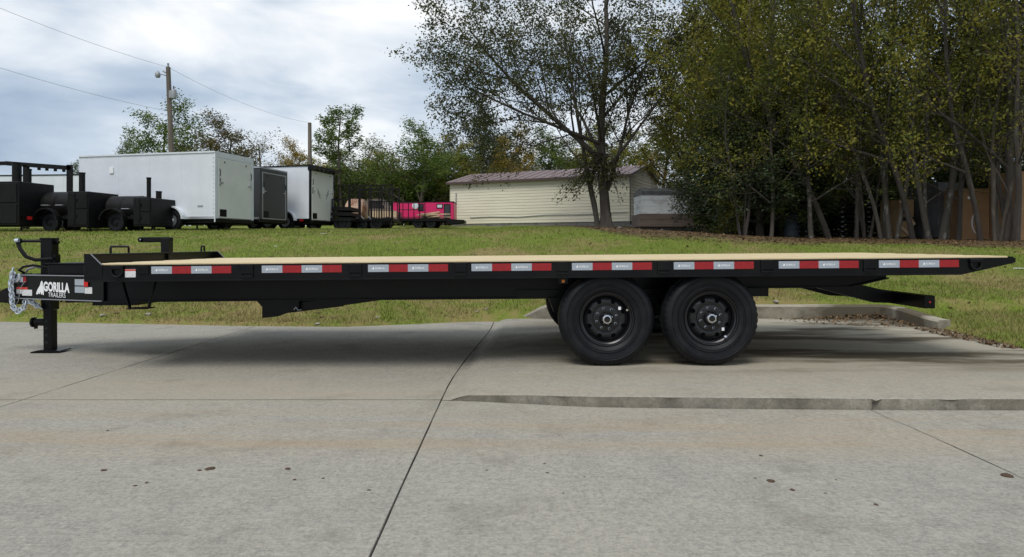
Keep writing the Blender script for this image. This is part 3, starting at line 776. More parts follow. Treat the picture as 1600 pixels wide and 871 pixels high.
# hanging side step
b = MB()
s0, s1, s2, s3 = TP(190, 441, 6.15), TP(204, 482, 6.15), TP(233, 482, 6.15), TP(246, 441, 6.15)
stp = tb(MB().bar(s0 + Vector((0, 0, .06)), s1, 0.04, 0.010, (1, 0, 0)), 'side_step'); tb(MB().bar(s3 + Vector((0, 0, .06)), s2, 0.04, 0.010, (1, 0, 0)), 'step_strap', 'black', stp)
tb(MB().bbox(s1.x-0.01, s2.x+0.01, 6.10, 6.24, s1.z-0.006, s1.z+0.004, 0.002), 'step_tread', 'black', stp)
# reflector tape groups
tape = [(238, 415.0), (410.5, 413.6), (576.5, 411.4), (738, 409.8), (895, 408.5), (1054, 407.4), (1218, 406.4), (1374.5, 405.4)]
ps_txt, fs_txt = text_pts('GORILLA', 0.02)
for (x0, y0) in tape:
    a = TP(x0, y0, YN); xx = a.x; zt = 0.988; zb_ = zt-0.064
    for k, (w, mm, nm) in enumerate(((0.181, 'silver', 'silver_reflector'), (0.168, 'redr', 'red_reflector'), (0.180, 'silver', 'silver_reflector'), (0.172, 'redr', 'red_reflector'))):
        rf = tb(MB().box(xx, xx+w-0.0008, YN-0.0032, YN-0.001, zb_, zt), nm, mm)
        if mm == 'silver':
            b = MB(); tx0, tw, tz0, th = xx+0.060, 0.085, zb_+0.024, 0.017
            b.add([(tx0+u*tw, YN-0.0038, tz0+v*th) for u, v in ps_txt], fs_txt)
            b.add([(xx+0.034+p_[0]*0.02, YN-0.0038, tz0-0.002+p_[1]*0.022) for p_ in ((0, 0), (0.3, 0.1), (0.5, 0), (0.9, 0), (1, 0.5), (0.75, 1), (0.4, 0.7))], [tuple(range(7))])
            tb(b, 'reflector_lettering', 'white_ink', rf)
        xx += w
# stake pockets between the tape groups
for k, (x0, y0) in enumerate(tape):
    if k == 7: continue
    a = TP(x0 + 127 + (tape[k+1][0]-x0-127)/2, y0, YN)
    pk = tb(MB().bbox(a.x-0.055, a.x+0.055, YN-0.014, YN+0.001, 0.915, 0.998, 0.004), 'stake_pocket')
    tb(MB().tube([(a.x-0.05, YN-0.010, 0.915), (a.x-0.05, YN-0.016, 0.895), (a.x+0.05, YN-0.016, 0.895), (a.x+0.05, YN-0.010, 0.915)], 0.006, 6), 'rope_hook', 'black_worn', pk, True)
a = TP(226, 417, YN); tb(MB().bbox(a.x-0.045, a.x+0.045, YN-0.012, YN+0.001, 0.92, 0.996, 0.004), 'stake_pocket')
# amber side marker under the rail
a = TP(881, 439, 6.1)
mk_ = tb(MB().bbox(a.x-0.042, a.x+0.042, 6.09, 6.12, a.z-0.03, 0.868, 0.004), 'marker_bracket')
tb(MB().lathe([(0.0, -0.012), (0.012, -0.009), (0.017, 0)], (a.x+0.0, 6.089, a.z-0.002), 12), 'amber_lamp', 'amber', mk_, True)
# tilt cylinder assembly
b = MB().prism([(TP(404, 470, 6.75).x, 0.628), (TP(413, 478, 6.75).x, 0.565), (TP(413, 497, 6.75).x, TP(413, 496.5, 6.75).z), (TP(437, 497, 6.75).x, TP(437, 494, 6.75).z), (TP(470, 486, 6.75).x, 0.54), (TP(470, 470, 6.75).x, 0.628)], 'Y', 6.70, 6.76)
tb(b, 'cylinder_bracket')
a, c_ = TP(425, 484, 6.9), TP(605, 462, 6.9)
tc_ = tb(MB().cyl(a, a.lerp(c_, 0.62), 0.055, 18), 'tilt_cylinder', 'black', None, True)
tb(MB().cyl(a.lerp(c_, 0.6), c_, 0.026, 12), 'piston_rod', 'zinc', tc_, True)
tb(MB().prism([(TP(462, 487, 6.78).x, TP(462, 488, 6.78).z), (TP(610, 465, 6.78).x, 0.628), (TP(560, 465, 6.78).x, 0.64), (TP(462, 470, 6.78).x, 0.60)], 'Y', 6.76, 6.80), 'cylinder_guard')
b = MB()
b.tube([TP(460, 484, 6.69), TP(463, 480, 6.68), TP(466, 485, 6.68), TP(472, 484, 6.69)], 0.006, 6); tb(b, 'hydraulic_fitting', 'zinc', tc_, True)
# rear stabiliser / bumper tube and its arms
bx_ = 3.86
bz0, bz1 = 0.558 - TA*(bx_-PX), 0.675 - TA*(bx_-PX)
bmp = tb(MB().bbox(bx_-0.075, bx_+0.02, 6.27, 8.35, bz0, bz1, 0.004), 'rear_bumper')
tb(MB().lathe([(0, -0.006), (0.008, -0.004), (0.011, 0)], (bx_-0.03, 6.268, (bz0+bz1)/2), 10), 'tail_marker', 'redlens', bmp, True)
for y in (6.835, 7.765):
    tb(MB().prism([(3.02, 0.703), (3.5, 0.72), (bx_-0.07, bz1-0.005), (bx_-0.02, bz0+0.003), (3.6, bz0+0.012)], 'Y', y-0.04, y+0.04), 'bumper_arm', 'black', bmp)
# running gear
RT, TW = 0.402, 0.235
WS = 1.06
HZ = SLAB + 0.3955*WS
def make_wheel(cx, side):
    """side -1: outer face toward -Y"""
    yo = 6.06 if side < 0 else 8.54
    s_ = 1 if side < 0 else -1         # +h goes inboard
    W = empty('wheel'); W.parent = trl; W.location = Vector((cx, yo, HZ)) - PIV; W.scale = (WS, 1, WS)
    def wl(b, name, m_, par=W, smooth=True):
        if side > 0: b.v = [(x, -y, z) for x, y, z in b.v]
        return b.build(name, M[m_], par, smooth)
    # tyre section: bead, sidewall bulge, shoulder, tread with grooves
    pr = [(0.225, 0.035), (0.232, 0.012), (0.262, -0.006), (0.268, -0.003), (0.305, -0.013), (0.335, -0.012), (0.340, -0.0155), (0.352, -0.0145), (0.372, 0.000), (0.388, 0.016), (0.397, 0.034),
          (0.400, 0.048), (0.400, 0.068), (0.391, 0.070), (0.391, 0.076), (0.402, 0.078), (0.402, 0.112), (0.392, 0.114), (0.392, 0.122), (0.402, 0.124), (0.402, 0.158), (0.391, 0.160), (0.391, 0.166),
          (0.400, 0.168), (0.400, 0.188), (0.395, 0.205), (0.37, 0.235), (0.33, 0.248), (0.27, 0.24), (0.225, 0.20)]
    def lug(i, j, r):
        if 9 <= i <= 11 or 23 <= i <= 25: return r - (0.007 if (j % 3) == 0 else 0)
        return r
    ty = MB().lathe(pr, (0, 0, 0), 144, mod=lug)
    ty.v = [(x, y, max(z, -0.3955)) for x, y, z in ty.v]
    t_ = wl(ty, 'tyre', 'rubber')
    for rr_ in (0.280, 0.330): wl(MB().lathe([(rr_-0.0025, -0.006), (rr_-0.0015, -0.0165), (rr_+0.0015, -0.0165), (rr_+0.0025, -0.006)], (0, 0, 0), 96), 'sidewall_rib', 'rubber', t_)
    rim = wl(MB().lathe([(0.200, 0.20), (0.228, 0.20), (0.232, 0.19), (0.215, 0.17), (0.205, 0.06), (0.222, 0.030), (0.229, 0.014), (0.224, 0.006), (0.216, 0.008), (0.212, 0.028), (0.200, 0.036), (0.194, 0.060), (0.190, 0.075)], (0, 0, 0), 64), 'rim', 'rim')
    # disc with eight hand holes
    d = MB(); ns, m_n = 8, 20
    for k in range(ns):
        a0 = 2*math.pi*(k+0.5)/ns; ha = math.pi/ns; r0, r1, rc, rh = 0.112, 0.190, 0.155, 0.0205
        inn, outv = [], []
        for q in range(m_n):
            f_ = 2*math.pi*q/m_n
            ca, sa = math.cos(f_), math.sin(f_)
            inn.append((rc + rh*sa, a0 + rh*ca/rc))
            tmax = 1e9
            if abs(ca) > 1e-6: tmax = min(tmax, ha/abs(ca/rc))
            if sa > 1e-6: tmax = min(tmax, (r1-rc)/sa)
            if sa < -1e-6: tmax = min(tmax, (r0-rc)/sa)
            outv.append((rc + tmax*sa, a0 + tmax*ca/rc))
        def pt(r_, a_, dp=0.0): return (r_*math.cos(a_), 0.062 + 0.022*((r_-0.112)/0.078)**1.0 - 0.014*math.sin(min(1, max(0, (r_-0.112)/0.078))*math.pi) + dp, r_*math.sin(a_))
        ring3 = [pt(*p_, 0.025) for p_ in inn]
        k0 = len(d.v); d.v += [pt(*p_) for p_ in inn] + [pt(*p_) for p_ in outv] + ring3
        for q in range(m_n):
            q2 = (q+1) % m_n
            d.f.append((k0+q, k0+q2, k0+m_n+q2, k0+m_n+q)); d.f.append((k0+q, k0+2*m_n+q, k0+2*m_n+q2, k0+q2))
        # corner fill
        cs = [(r0, a0-ha), (r0, a0+ha), (r1, a0-ha), (r1, a0+ha)]
        for (r_, a_) in cs:
            near_i = sorted(range(m_n), key=lambda q: (outv[q][0]-r_)**2*40 + (outv[q][1]-a_)**2)[:2]
            kk = len(d.v); d.v.append(pt(r_, a_)); d.f.append((kk, k0+m_n+near_i[0], k0+m_n+near_i[1]))
    wl(d, 'wheel_disc', 'rim', rim, False)
    wl(MB().lathe([(0.190, 0.11), (0.06, 0.11)], (0, 0, 0), 32), 'brake_drum', 'dark_inside', W)
    hb = wl(MB().lathe([(0.114, 0.063), (0.110, 0.052), (0.095, 0.048), (0.060, 0.048), (0.056, 0.030), (0.052, 0.012)], (0, 0, 0), 40), 'hub', 'rim', W)
    wl(MB().lathe([(0.052, 0.020), (0.044, 0.002), (0.036, -0.008), (0.026, -0.010)], (0, 0, 0), 28), 'hub_cap', 'chrome', hb)
    wl(MB().lathe([(0.026, -0.0095), (0.024, -0.004), (0.0, -0.004)], (0, 0, 0), 20), 'cap_plug', 'dark_inside', hb)
    for k in range(8):
        a_ = 2*math.pi*k/8 + 0.28
        c3 = (0.086*math.cos(a_), 0.048, 0.086*math.sin(a_))
        wl(MB().lathe([(0.0128, 0.004), (0.0128, -0.016), (0.009, -0.020), (0.006, -0.020)], c3, 6), 'lug_nut', 'zinc', hb, False)
        wl(MB().lathe([(0.0085, -0.0195), (0.0085, -0.023), (0.0, -0.023)], c3, 10), 'stud_end', 'black_worn', hb, False)
    if side < 0:
        ta = R(38) if cx < 1.2 else R(-42)
        c3 = (0.142*math.cos(ta), 0.050, 0.142*math.sin(ta))
        wl(MB().box(c3[0]-0.011, c3[0]+0.011, 0.044, 0.046, c3[2]-0.013, c3[2]+0.013), 'torque_sticker', 'white_ink', rim, False)
        ta2 = ta - 0.22
        wl(MB().cyl((0.205*math.cos(ta2), 0.05, 0.205*math.sin(ta2)), (0.185*math.cos(ta2), -0.012, 0.185*math.sin(ta2)), 0.007, 8).cyl((0.188*math.cos(ta2), -0.004, 0.188*math.sin(ta2)), (0.182*math.cos(ta2), -0.022, 0.182*math.sin(ta2)), 0.0095, 8), 'valve_stem', 'chrome', rim)
    return W
WX = [0.845, 1.772]
for cx in WX:
    make_wheel(cx, -1); make_wheel(cx, 1)
    ax = tb(MB().cyl((cx, 6.15, HZ), (cx, 8.45, HZ), 0.06, 16), 'axle', 'black', None, True)
    for y in (6.62, 7.98):
        tb(MB().bbox(cx-0.09, cx+0.09, y-0.05, y+0.05, HZ-0.08, HZ+0.09, 0.01), 'axle_clamp', 'black', ax)
for y in (6.62, 7.98):
    for cx in WX:
        b = MB()
        for k in range(4):
            hl = 0.34 - 0.055*k
            b.tube([(cx+hl*t, y, HZ + 0.10 + 0.013*k + 0.07*t*t) for t in (-1, -0.5, 0, 0.5, 1)], 0.008, 4)
        b2 = MB()
        for k in range(4):
            hl = 0.36 - 0.06*k
            q = [(cx+hl*t, HZ + 0.09 + 0.014*k + 0.06*t*t) for t in (-1, -0.6, -0.2, 0.2, 0.6, 1)]
            b2.prism(q + [(x, z+0.011) for x, z in q[::-1]], 'Y', y-0.03, y+0.03)
        tb(b2, 'leaf_spring')
    for x in (0.845-0.40, 1.3085, 1.772+0.40):
        tb(MB().prism([(x-0.09, 0.64), (x+0.09, 0.64), (x+0.04, 0.50 if x != 1.3085 else 0.44), (x-0.04, 0.50 if x != 1.3085 else 0.44)], 'Y', y-0.05, y+0.05), 'spring_hanger')
tb(MB().box(0.05, 2.5, 6.66, 6.72, 0.63, 0.71), 'subframe_rail'); tb(MB().box(0.05, 2.5, 7.88, 7.94, 0.63, 0.71), 'subframe_rail')

# ==================================================================== PARKED TRAILERS AND SMOKERS
def road_wheel(parent, loc, r_, w, rimmat='alu', axis='Y'):
    """small far wheel: tyre with rim as sub-part"""
    t_ = MB().lathe([(r_*0.58, -w*0.45), (r_*0.8, -w*0.52), (r_*0.95, -w*0.42), (r_, -w*0.25), (r_, w*0.25), (r_*0.95, w*0.42), (r_*0.8, w*0.52), (r_*0.58, w*0.45)], (0, 0, 0), 28, axis)
    o = t_.build('wheel', M['rubber'], parent, True); o.location = loc
    MB().lathe([(r_*0.60, -w*0.42), (r_*0.52, -w*0.40), (r_*0.50, -w*0.25), (r_*0.22, -w*0.30), (r_*0.16, -w*0.42), (0, -w*0.42)], (0, 0, 0), 20, axis).build('rim', M[rimmat], o, True)
    MB().lathe([(r_*0.60, w*0.42), (r_*0.52, w*0.40), (r_*0.50, w*0.25), (r_*0.22, w*0.30), (r_*0.16, w*0.42), (0, w*0.42)], (0, 0, 0), 20, axis).build('rim', M[rimmat], o, True)
    return o

def enclosed(label, xpx, Y, yaw, Ln, W, Ht, body, door, trim, spoiler=False, kind=0, wheels=(1.45,)):
    """box trailer. Local x runs forward along the side we see, y=0 is that side, far side at y=-W; rear door at x=0"""
    X = (xpx - CX)*Y/F
    r_ = empty('enclosed_trailer', (X, Y, tz(X, Y)-0.02), yaw)
    tag(r_, label, 'trailer', 'enclosed trailers parked on the lawn')
    z0 = 0.42
    bd = MB().prism([(0, 0), (Ln, 0), (Ln+0.45, -W/2), (Ln, -W), (0, -W)], 'Z', z0, Ht).build('body', M[body], r_)
    MB().prism([(-0.03, 0.03), (Ln, 0.03), (Ln+0.48, -W/2), (Ln, -W-0.03), (-0.03, -W-0.03)], 'Z', Ht, Ht+0.05).build('roof', M[trim], r_)
    MB().prism([(0, 0.02), (Ln, 0.02), (Ln+0.47, -W/2), (Ln+0.44, -W/2), (Ln, 0.001), (0, 0.001)], 'Z', z0-0.02, z0+0.06).build('lower_trim', M['alu'] if trim != 'black' else M['black'], bd)
    for k in range(1, int(Ln/1.22)):      # panel seams, proud strips
        MB().box(1.22*k-0.006, 1.22*k+0.006, 0.0005, 0.004, z0+0.06, Ht-0.02).build('side_seam', M[body], bd)
    # rear frame and ramp door
    fr = MB().box(-0.035, 0.002, -0.13, 0.012, z0-0.12, Ht).box(-0.035, 0.002, -W-0.012, -W+0.13, z0-0.12, Ht).box(-0.034, 0.002, -W+0.13, -0.13, Ht-0.14, Ht-0.001).build('rear_frame', M[trim if trim == 'black' else body], r_)
    dr = MB().bbox(-0.05, -0.005, -W+0.15, -0.15, z0+0.02, Ht-0.16, 0.008).build('ramp_door', M[door], r_)
    if kind == 1:
        for (ya, yb, za, zb) in ((-W+0.13, -W+0.16, z0, Ht-0.14), (-0.16, -0.13, z0, Ht-0.14), (-W+0.16, -0.16, Ht-0.17, Ht-0.14), (-W+0.16, -0.16, z0, z0+0.03)):
            MB().box(-0.058, -0.003, ya, yb, za, zb).build('door_edge', M['alu'], dr)
    for y in (-0.19, -W+0.19):
        MB().bar((-0.07, y, z0+(Ht-z0)*0.55), (-0.07, y + (0.16 if y < -1 else -0.16), z0+(Ht-z0)*0.55), 0.03, 0.03).box(-0.08, -0.045, y-0.025, y+0.025, z0+(Ht-z0)*0.5, z0+(Ht-z0)*0.62).build('door_latch', M['chrome'], dr)
        MB().tube([(-0.055, y, Ht-0.75), (-0.085, y, Ht-0.7), (-0.085, y, Ht-0.55), (-0.055, y, Ht-0.5)], 0.012, 6).build('grab_handle', M['black'], fr)
    for y in (-0.45, -W+0.45):
        MB().cyl((-0.052, y, Ht-0.27), (-0.042, y, Ht-0.27), 0.035, 10).build('bumper_stop', M['black'], dr)
    MB().box(-0.053, -0.046, -0.55, -0.2, z0+0.06, z0+0.30).build('plate_holder', M['black'], dr)
    MB().box(-0.06, 0.0, -W+0.01, -0.01, z0-0.12, z0-0.005).build('rear_sill', M['black'], r_)
    MB().box(0.02, Ln, -W+0.06, -0.06, z0-0.15, z0-0.001).build('chassis', M['black_worn'], r_)
    MB().tube([(Ln, -0.3, z0-0.05), (Ln+1.2, -W/2, z0-0.05)], 0.05, 6).tube([(Ln, -W+0.3, z0-0.05), (Ln+1.2, -W/2, z0-0.05)], 0.05, 6).build('drawbar', M['black_worn'], r_)
    MB().cyl((Ln+1.1, -W/2, 0.03), (Ln+1.1, -W/2, 0.8), 0.04, 8).build('tongue_jack', M['black_worn'], r_)
    for wx in wheels:
        road_wheel(r_, (wx, 0.06, 0.36), 0.36, 0.2, 'alu')
        road_wheel(r_, (wx, -W-0.06, 0.36), 0.36, 0.2, 'alu')
        arc = [(wx + 0.46*math.cos(R(a)), 0.40 + 0.43*math.sin(R(a))) for a in range(0, 181, 15)]
        inn = [(wx + 0.41*math.cos(R(a)), 0.40 + 0.38*math.sin(R(a))) for a in range(180, -1, -15)]
        MB().prism(arc + inn, 'Y', 0.002, 0.20).build('fender', M['white_alu' if body != 'grey_alu' else 'alu'], r_)
        MB().prism([(wx + 0.40*math.cos(R(a)), 0.41 + 0.36*math.sin(R(a))) for a in range(0, 181, 15)], 'Y', -0.002, 0.004).build('wheel_well', M['dark_inside'], bd)  # flat dark patch on the side paints the shaded wheel opening
    if spoiler:
        MB().prism([(0.04, Ht-0.16), (-0.10, Ht-0.13), (-0.34, Ht-0.05), (-0.34, Ht+0.02), (0.04, Ht+0.09)], 'Y', -W-0.04, 0.04).build('rear_spoiler', M['black'], r_)
        for k in range(5): MB().box(-0.2, -0.16, -W+0.3+k*0.35, -W+0.36+k*0.35, Ht-0.16, Ht-0.10).build('spoiler_lamp', M['black'], r_)
        for (y, s_) in ((-0.55, 1), (-W+0.55, -1)):
            for k in range(2):
                MB().bar((-0.054, y-0.0*s_ + s_*(-0.02), 1.75-0.12*k), (-0.054, y - s_*0.26, 1.47-0.12*k), 0.02, 0.008).build('door_stripe', M['black'], dr)
        for k in range(4):
            MB().box(0.25+0.5*k, 0.42+0.5*k, 0.021, 0.026, z0-0.05, z0+0.03).build('side_marker', M['redr'], r_)
    else:
        MB().box(0.42, 0.62, 0.001, 0.006, z0+0.36, z0+0.42).build('maker_badge', M['grey_metal'], bd)
    return r_
YAW = math.atan2(0.23, -0.973)
t1 = enclosed('big plain white box trailer with closed white ramp door and alloy wheels', 335, 22.0, YAW, 5.25, 2.05, 2.53, 'white_alu', 'white_door', 'white_alu', wheels=(1.5,))
vt = MB().box(3.85, 4.0, 0.001, 0.035, 1.95, 2.15).build('side_vent', M['white_ink'], t1)
for k in range(14): MB().cyl((0.03, 0.004, 0.6+k*0.135), (0.03, 0.009, 0.6+k*0.135), 0.014, 6).build('rivet', M['grey_metal'], t1)
enclosed('charcoal grey box trailer with silver framed rear ramp door', 405, 25.6, YAW, 4.3, 1.85, 2.32, 'grey_alu', 'grey_alu', 'alu', kind=1)
enclosed('white box trailer with black trim and black roof spoiler', 483, 28.0, YAW, 5.0, 2.1, 2.62, 'white_alu', 'white_door', 'black', spoiler=True, wheels=(1.0, 1.8))
enclosed('white box trailer with dark top edge standing behind the black smokers', 136, 33.0, math.atan2(0.10, -0.995), 7.0, 2.3, 2.7, 'white_alu', 'white_door', 'black')

def smoker(label, xl, Y, tank_r, tank_len, fx0, fw, fz0, fz1, stacks, extra=False):
    """black offset smoker trailer; local x to the right"""
    X = (xl - CX)*Y/F
    r_ = empty('smoker_trailer', (X, Y, tz(X, Y)-0.01), R(-7)); tag(r_, label, 'smoker', 'black barbecue smokers on the lawn')
    mm = M['black_worn']
    zc = fz0 + (fz1-fz0)*0.62
    tk = MB().lathe([(0, 0), (tank_r*0.7, 0.0), (tank_r*0.95, 0.06), (tank_r, 0.14), (tank_r, tank_len-0.14), (tank_r*0.95, tank_len-0.06), (tank_r*0.7, tank_len), (0, tank_len)], (fx0-tank_len*0.82, 0.55, zc), 28, 'X').build('smoker_tank', mm, r_, True)
    for k in range(2):
        cx_ = fx0 - tank_len*(0.25+0.4*k)
        MB().lathe([(tank_r+0.012, -0.26), (tank_r+0.012, 0.26)], (cx_, 0.55, zc), 28, 'X').build('tank_door', mm, tk, True)
        MB().tube([(cx_-0.12, 0.55-tank_r-0.02, zc), (cx_-0.12, 0.55-tank_r-0.09, zc), (cx_+0.12, 0.55-tank_r-0.09, zc), (cx_+0.12, 0.55-tank_r-0.02, zc)], 0.015, 6).build('door_handle', M['steel'], tk)
    fb = MB().bbox(fx0, fx0+fw, 0.0, 1.35, fz0, fz1, 0.015).build('firebox', mm, r_)
    MB().bbox(fx0+fw*0.42, fx0+fw*0.96, -0.025, 0.002, fz0+0.06, fz0+(fz1-fz0)*0.48, 0.008).build('firebox_door', mm, fb)
    MB().bbox(fx0+fw*0.42, fx0+fw*0.96, -0.025, 0.002, fz0+(fz1-fz0)*0.52, fz1-0.06, 0.008).build('firebox_door', mm, fb)
    MB().bbox(fx0+fw*0.04, fx0+fw*0.38, -0.025, 0.002, fz0+0.06, fz1-0.06, 0.008).build('firebox_door', mm, fb)
    for k in (0.3, 0.75):
        MB().box(fx0+fw*0.44, fx0+fw*0.48, -0.06, -0.02, fz0+(fz1-fz0)*k-0.04, fz0+(fz1-fz0)*k+0.04).build('door_handle', M['black'], fb)
    for k in range(3): MB().box(fx0+fw*0.08, fx0+fw*0.34, -0.032, -0.024, fz0+0.16+0.05*k, fz0+0.18+0.05*k).build('air_vent', M['black'], fb)
    for (sx_, zb, zt, sr) in stacks:
        st_ = MB().cyl((sx_, 0.55, zb), (sx_, 0.55, zt), sr, 12).build('chimney', mm, r_, True)
        MB().lathe([(sr+0.01, 0), (sr+0.01, 0.04)], (sx_, 0.55, zt-0.04), 12, 'Z').build('chimney_collar', mm, st_, True)
    MB().box(fx0-tank_len*0.85, fx0+fw, 0.05, 0.13, 0.40, 0.50).box(fx0-tank_len*0.85, fx0+fw, 0.95, 1.03, 0.40, 0.50).box(fx0-tank_len*0.85, fx0-tank_len*0.8, 0.13, 0.95, 0.40, 0.50).build('chassis', mm, r_)
    for x in (fx0-tank_len*0.7, fx0-tank_len*0.1):
        MB().bar((x, 0.1, 0.5), (x, 0.45, zc-tank_r*0.8), 0.06).bar((x, 1.0, 0.5), (x, 0.65, zc-tank_r*0.8), 0.06).build('tank_cradle', mm, r_)
    for y in (-0.08, 1.16):
        road_wheel(r_, (fx0-0.62, y+(0.2 if y < 0 else -0.2), 0.29), 0.29, 0.19, 'rubber')
        ff = fx0-0.62
        MB().prism([(ff+0.42*math.cos(R(a)), 0.36+0.38*math.sin(R(a))) for a in range(0, 181, 20)] + [(ff+0.38*math.cos(R(a)), 0.36+0.34*math.sin(R(a))) for a in range(180, -1, -20)], 'Y', y-0.1, y+0.1).build('fender', mm, r_)
    for x in (fx0+0.1, fx0+fw-0.1): MB().cyl((x, 0.2, 0.01), (x, 0.2, fz0), 0.03, 8).build('support_leg', mm, r_)
    if extra:
        MB().box(fx0+fw+0.002, fx0+fw+0.03, 0.3, 0.6, 0.38, 0.48).build('tail_lamp', M['redlens'], r_)
    return r_
smoker('black barbecue smoker with two chimneys beside the plain white trailer', 208, 21.2, 0.42, 1.2, 0.0, 0.60, 0.17, 1.06, [(0.14, 1.0, 1.74, 0.065), (0.48, 1.0, 1.30, 0.085)])
smoker('black barbecue smoker with wide firebox between two other smokers', 105, 21.0, 0.44, 1.2, 0.0, 0.70, 0.15, 1.24, [(0.05, 1.15, 1.88, 0.09)])
smoker('tall black cabinet smoker with thick chimney and red tail lamp', -8, 20.6, 0.5, 1.3, -0.75, 1.55, 0.20, 1.52, [(0.22, 1.4, 2.16, 0.13), (0.62, 1.4, 1.95, 0.08)], True)
# black pipe canopy frame standing behind the smokers
def PW(x, y, Y): p = P(x, y, Y); return p
cf = empty('canopy_frame', (PW(60, 350, 23.2).x, 23.2, tz(-16, 23.2))); tag(cf, 'black steel canopy frame rising behind the smokers', 'frame')
ox, oy, oz = cf.location
def rel(p): return (p.x-ox, p.y-oy, p.z-oz)
for (x, yt) in ((41, 259), (109, 258)):
    p = PW(x, yt, 23.2); MB().box(p.x-ox-0.075, p.x-ox+0.075, -0.06, 0.06, -0.05, p.z-oz).build('post', M['black_worn'], cf)
a, c_ = PW(10, 255.5, 23.2), PW(112, 263, 23.2)
MB().bar(rel(a), rel(c_), 0.12, 0.14).build('top_beam', M['black_worn'], cf)
for t in (0.5, 0.62, 0.75, 0.88): 
    q = a.lerp(c_, t); MB().box(q.x-ox-0.04, q.x-ox+0.04, -0.03, 0.03, q.z-oz-0.15, q.z-oz-0.06).build('hook', M['black_worn'], cf)
p = PW(-14, 258, 23.2); MB().box(p.x-ox-0.06, p.x-ox+0.06, -0.06, 0.06, -0.05, p.z-oz).build('post', M['black_worn'], cf)
MB().bar(rel(PW(-14, 256, 23.2)), rel(a), 0.10, 0.12).build('top_beam', M['black_worn'], cf)

# utility trailers with tall mesh sides, flat stacks, tank, pink trailer
def cage_trailer():
    Y = 31.0; x0, x1 = PW(528, 0, Y).x, PW(614, 0, Y).x; z = tz(-6, Y)
    r_ = empty('cage_trailer', (x0, Y, z-0.01)); tag(r_, 'black utility trailer with tall wire mesh sides beside the spoiler trailer', 'trailer')
    Ln = x1-x0; mm = M['black_worn']
    MB().box(0, Ln, 0, 0.08, 0.42, 0.54).box(0, Ln, 1.9, 1.98, 0.42, 0.54).box(0, 0.08, 0.08, 1.9, 0.42, 0.54).box(Ln-0.08, Ln, 0.08, 1.9, 0.42, 0.54).build('chassis', mm, r_)
    MB().box(0.08, Ln-0.08, 0.08, 1.9, 0.47, 0.51).build('deck', M['black_worn'], r_)
    for y in (0.04, 1.94):
        for k in range(6): MB().box(k*(Ln-0.06)/5, k*(Ln-0.06)/5+0.06, y-0.03, y+0.03, 0.54, 2.0).build('cage_post', mm, r_)
        tr_ = MB().box(0, Ln, y-0.03, y+0.03, 2.0, 2.06).build('top_rail', mm, r_)
        w = MB()
        n_ = int(Ln/0.09)
        for k in range(n_): w.box(k*Ln/n_-0.004, k*Ln/n_+0.004, y-0.004, y+0.004, 1.25, 2.0)
        for k in range(9): w.box(0, Ln, y+0.005, y+0.012, 1.25+k*0.09-0.004, 1.25+k*0.09+0.004)
        stuff(w.build('wire_mesh', mm, r_))
    g = MB()
    for k in range(9): g.box(Ln-0.95+k*0.11, Ln-0.95+k*0.11+0.035, -0.12, -0.08, 0.25, 1.28)
    for k in range(9): MB().box(Ln-0.95+k*0.11, Ln-0.95+k*0.11+0.035, -0.12, -0.08, 0.25, 1.28).build('ramp_bar', mm, r_)
    MB().box(Ln-0.97, Ln-0.02, -0.13, -0.07, 1.28, 1.32).build('ramp_rail', mm, r_)
    for x in (Ln*0.42, Ln*0.68):
        road_wheel(r_, (x, 0.14, 0.28), 0.28, 0.18, 'rubber'); road_wheel(r_, (x, 2.1, 0.33), 0.33, 0.18, 'black_worn')
    for k in range(3): MB().bar((0.9+0.3*k, -0.02, 0.50), (0.75+0.3*k, -0.02, 0.66), 0.05, 0.02).build('reflector_stripe', M['silver'], r_)
cage_trailer()
def low_trailer(label, xa, xb, Y, zoff, group, posts=0, deckstuff=None):
    x0, x1 = PW(xa, 0, Y).x, PW(xb, 0, Y).x; z = tz((x0+x1)/2, Y); Ln = x1-x0
    r_ = empty('utility_trailer', (x0, Y, z+zoff-0.01)); tag(r_, label, 'trailer', group); mm = M['black_worn']
    MB().box(0, Ln, 0, 0.07, 0.40, 0.55).box(0, Ln, 1.83, 1.9, 0.40, 0.55).box(0, 0.07, 0.07, 1.83, 0.40, 0.55).box(Ln-0.07, Ln, 0.07, 1.83, 0.40, 0.55).build('chassis', mm, r_)
    for k in range(8): MB().box(0.1, Ln-0.1, 0.09+k*0.22, 0.09+k*0.22+0.2, 0.52, 0.56).build('deck_plank', mm, r_)
    if posts:
        for k in range(posts): MB().box(k*(Ln-0.05)/(posts-1), k*(Ln-0.05)/(posts-1)+0.05, 0.0, 0.05, 0.55, 0.85).build('side_post', mm, r_)
        MB().box(0, Ln, 0, 0.05, 0.85, 0.90).build('top_rail', mm, r_)
    if zoff == 0:
        for x in (Ln*0.42, Ln*0.65):
            road_wheel(r_, (x, 0.14, 0.28), 0.28, 0.18, 'rubber'); road_wheel(r_, (x, 2.0, 0.33), 0.33, 0.18, 'black_worn')
    return r_, Ln
low_trailer('black utility trailer at the bottom of the stack beside the spoiler trailer', 516, 549, 29.6, 0.0, 'stacked utility trailers')
low_trailer('black utility trailer second from the bottom of the stack beside the spoiler trailer', 517, 547, 29.6, 0.23, 'stacked utility trailers')
low_trailer('black railed utility trailer on top of the stack beside the spoiler trailer', 518, 548, 29.6, 0.46, 'stacked utility trailers', posts=4)
low_trailer('black flatbed trailer loaded with lumber in front of the pink trailer', 617, 703, 37.0, 0.0, 'flat trailers by the shed')
dv = MB(); p0, p1 = PW(700, 343, 36.9), PW(727, 345, 36.9)
o = MB().prism([(0, 0.05), (0, 0.34), (p1.x-p0.x, 0.30), (p1.x-p0.x+0.02, 0.16)], 'Y', 0, 1.7).build('loading_ramp', M['black_worn']); o.location = (p0.x-0.05, 36.6, tz(p0.x, 36.6)+0.18)
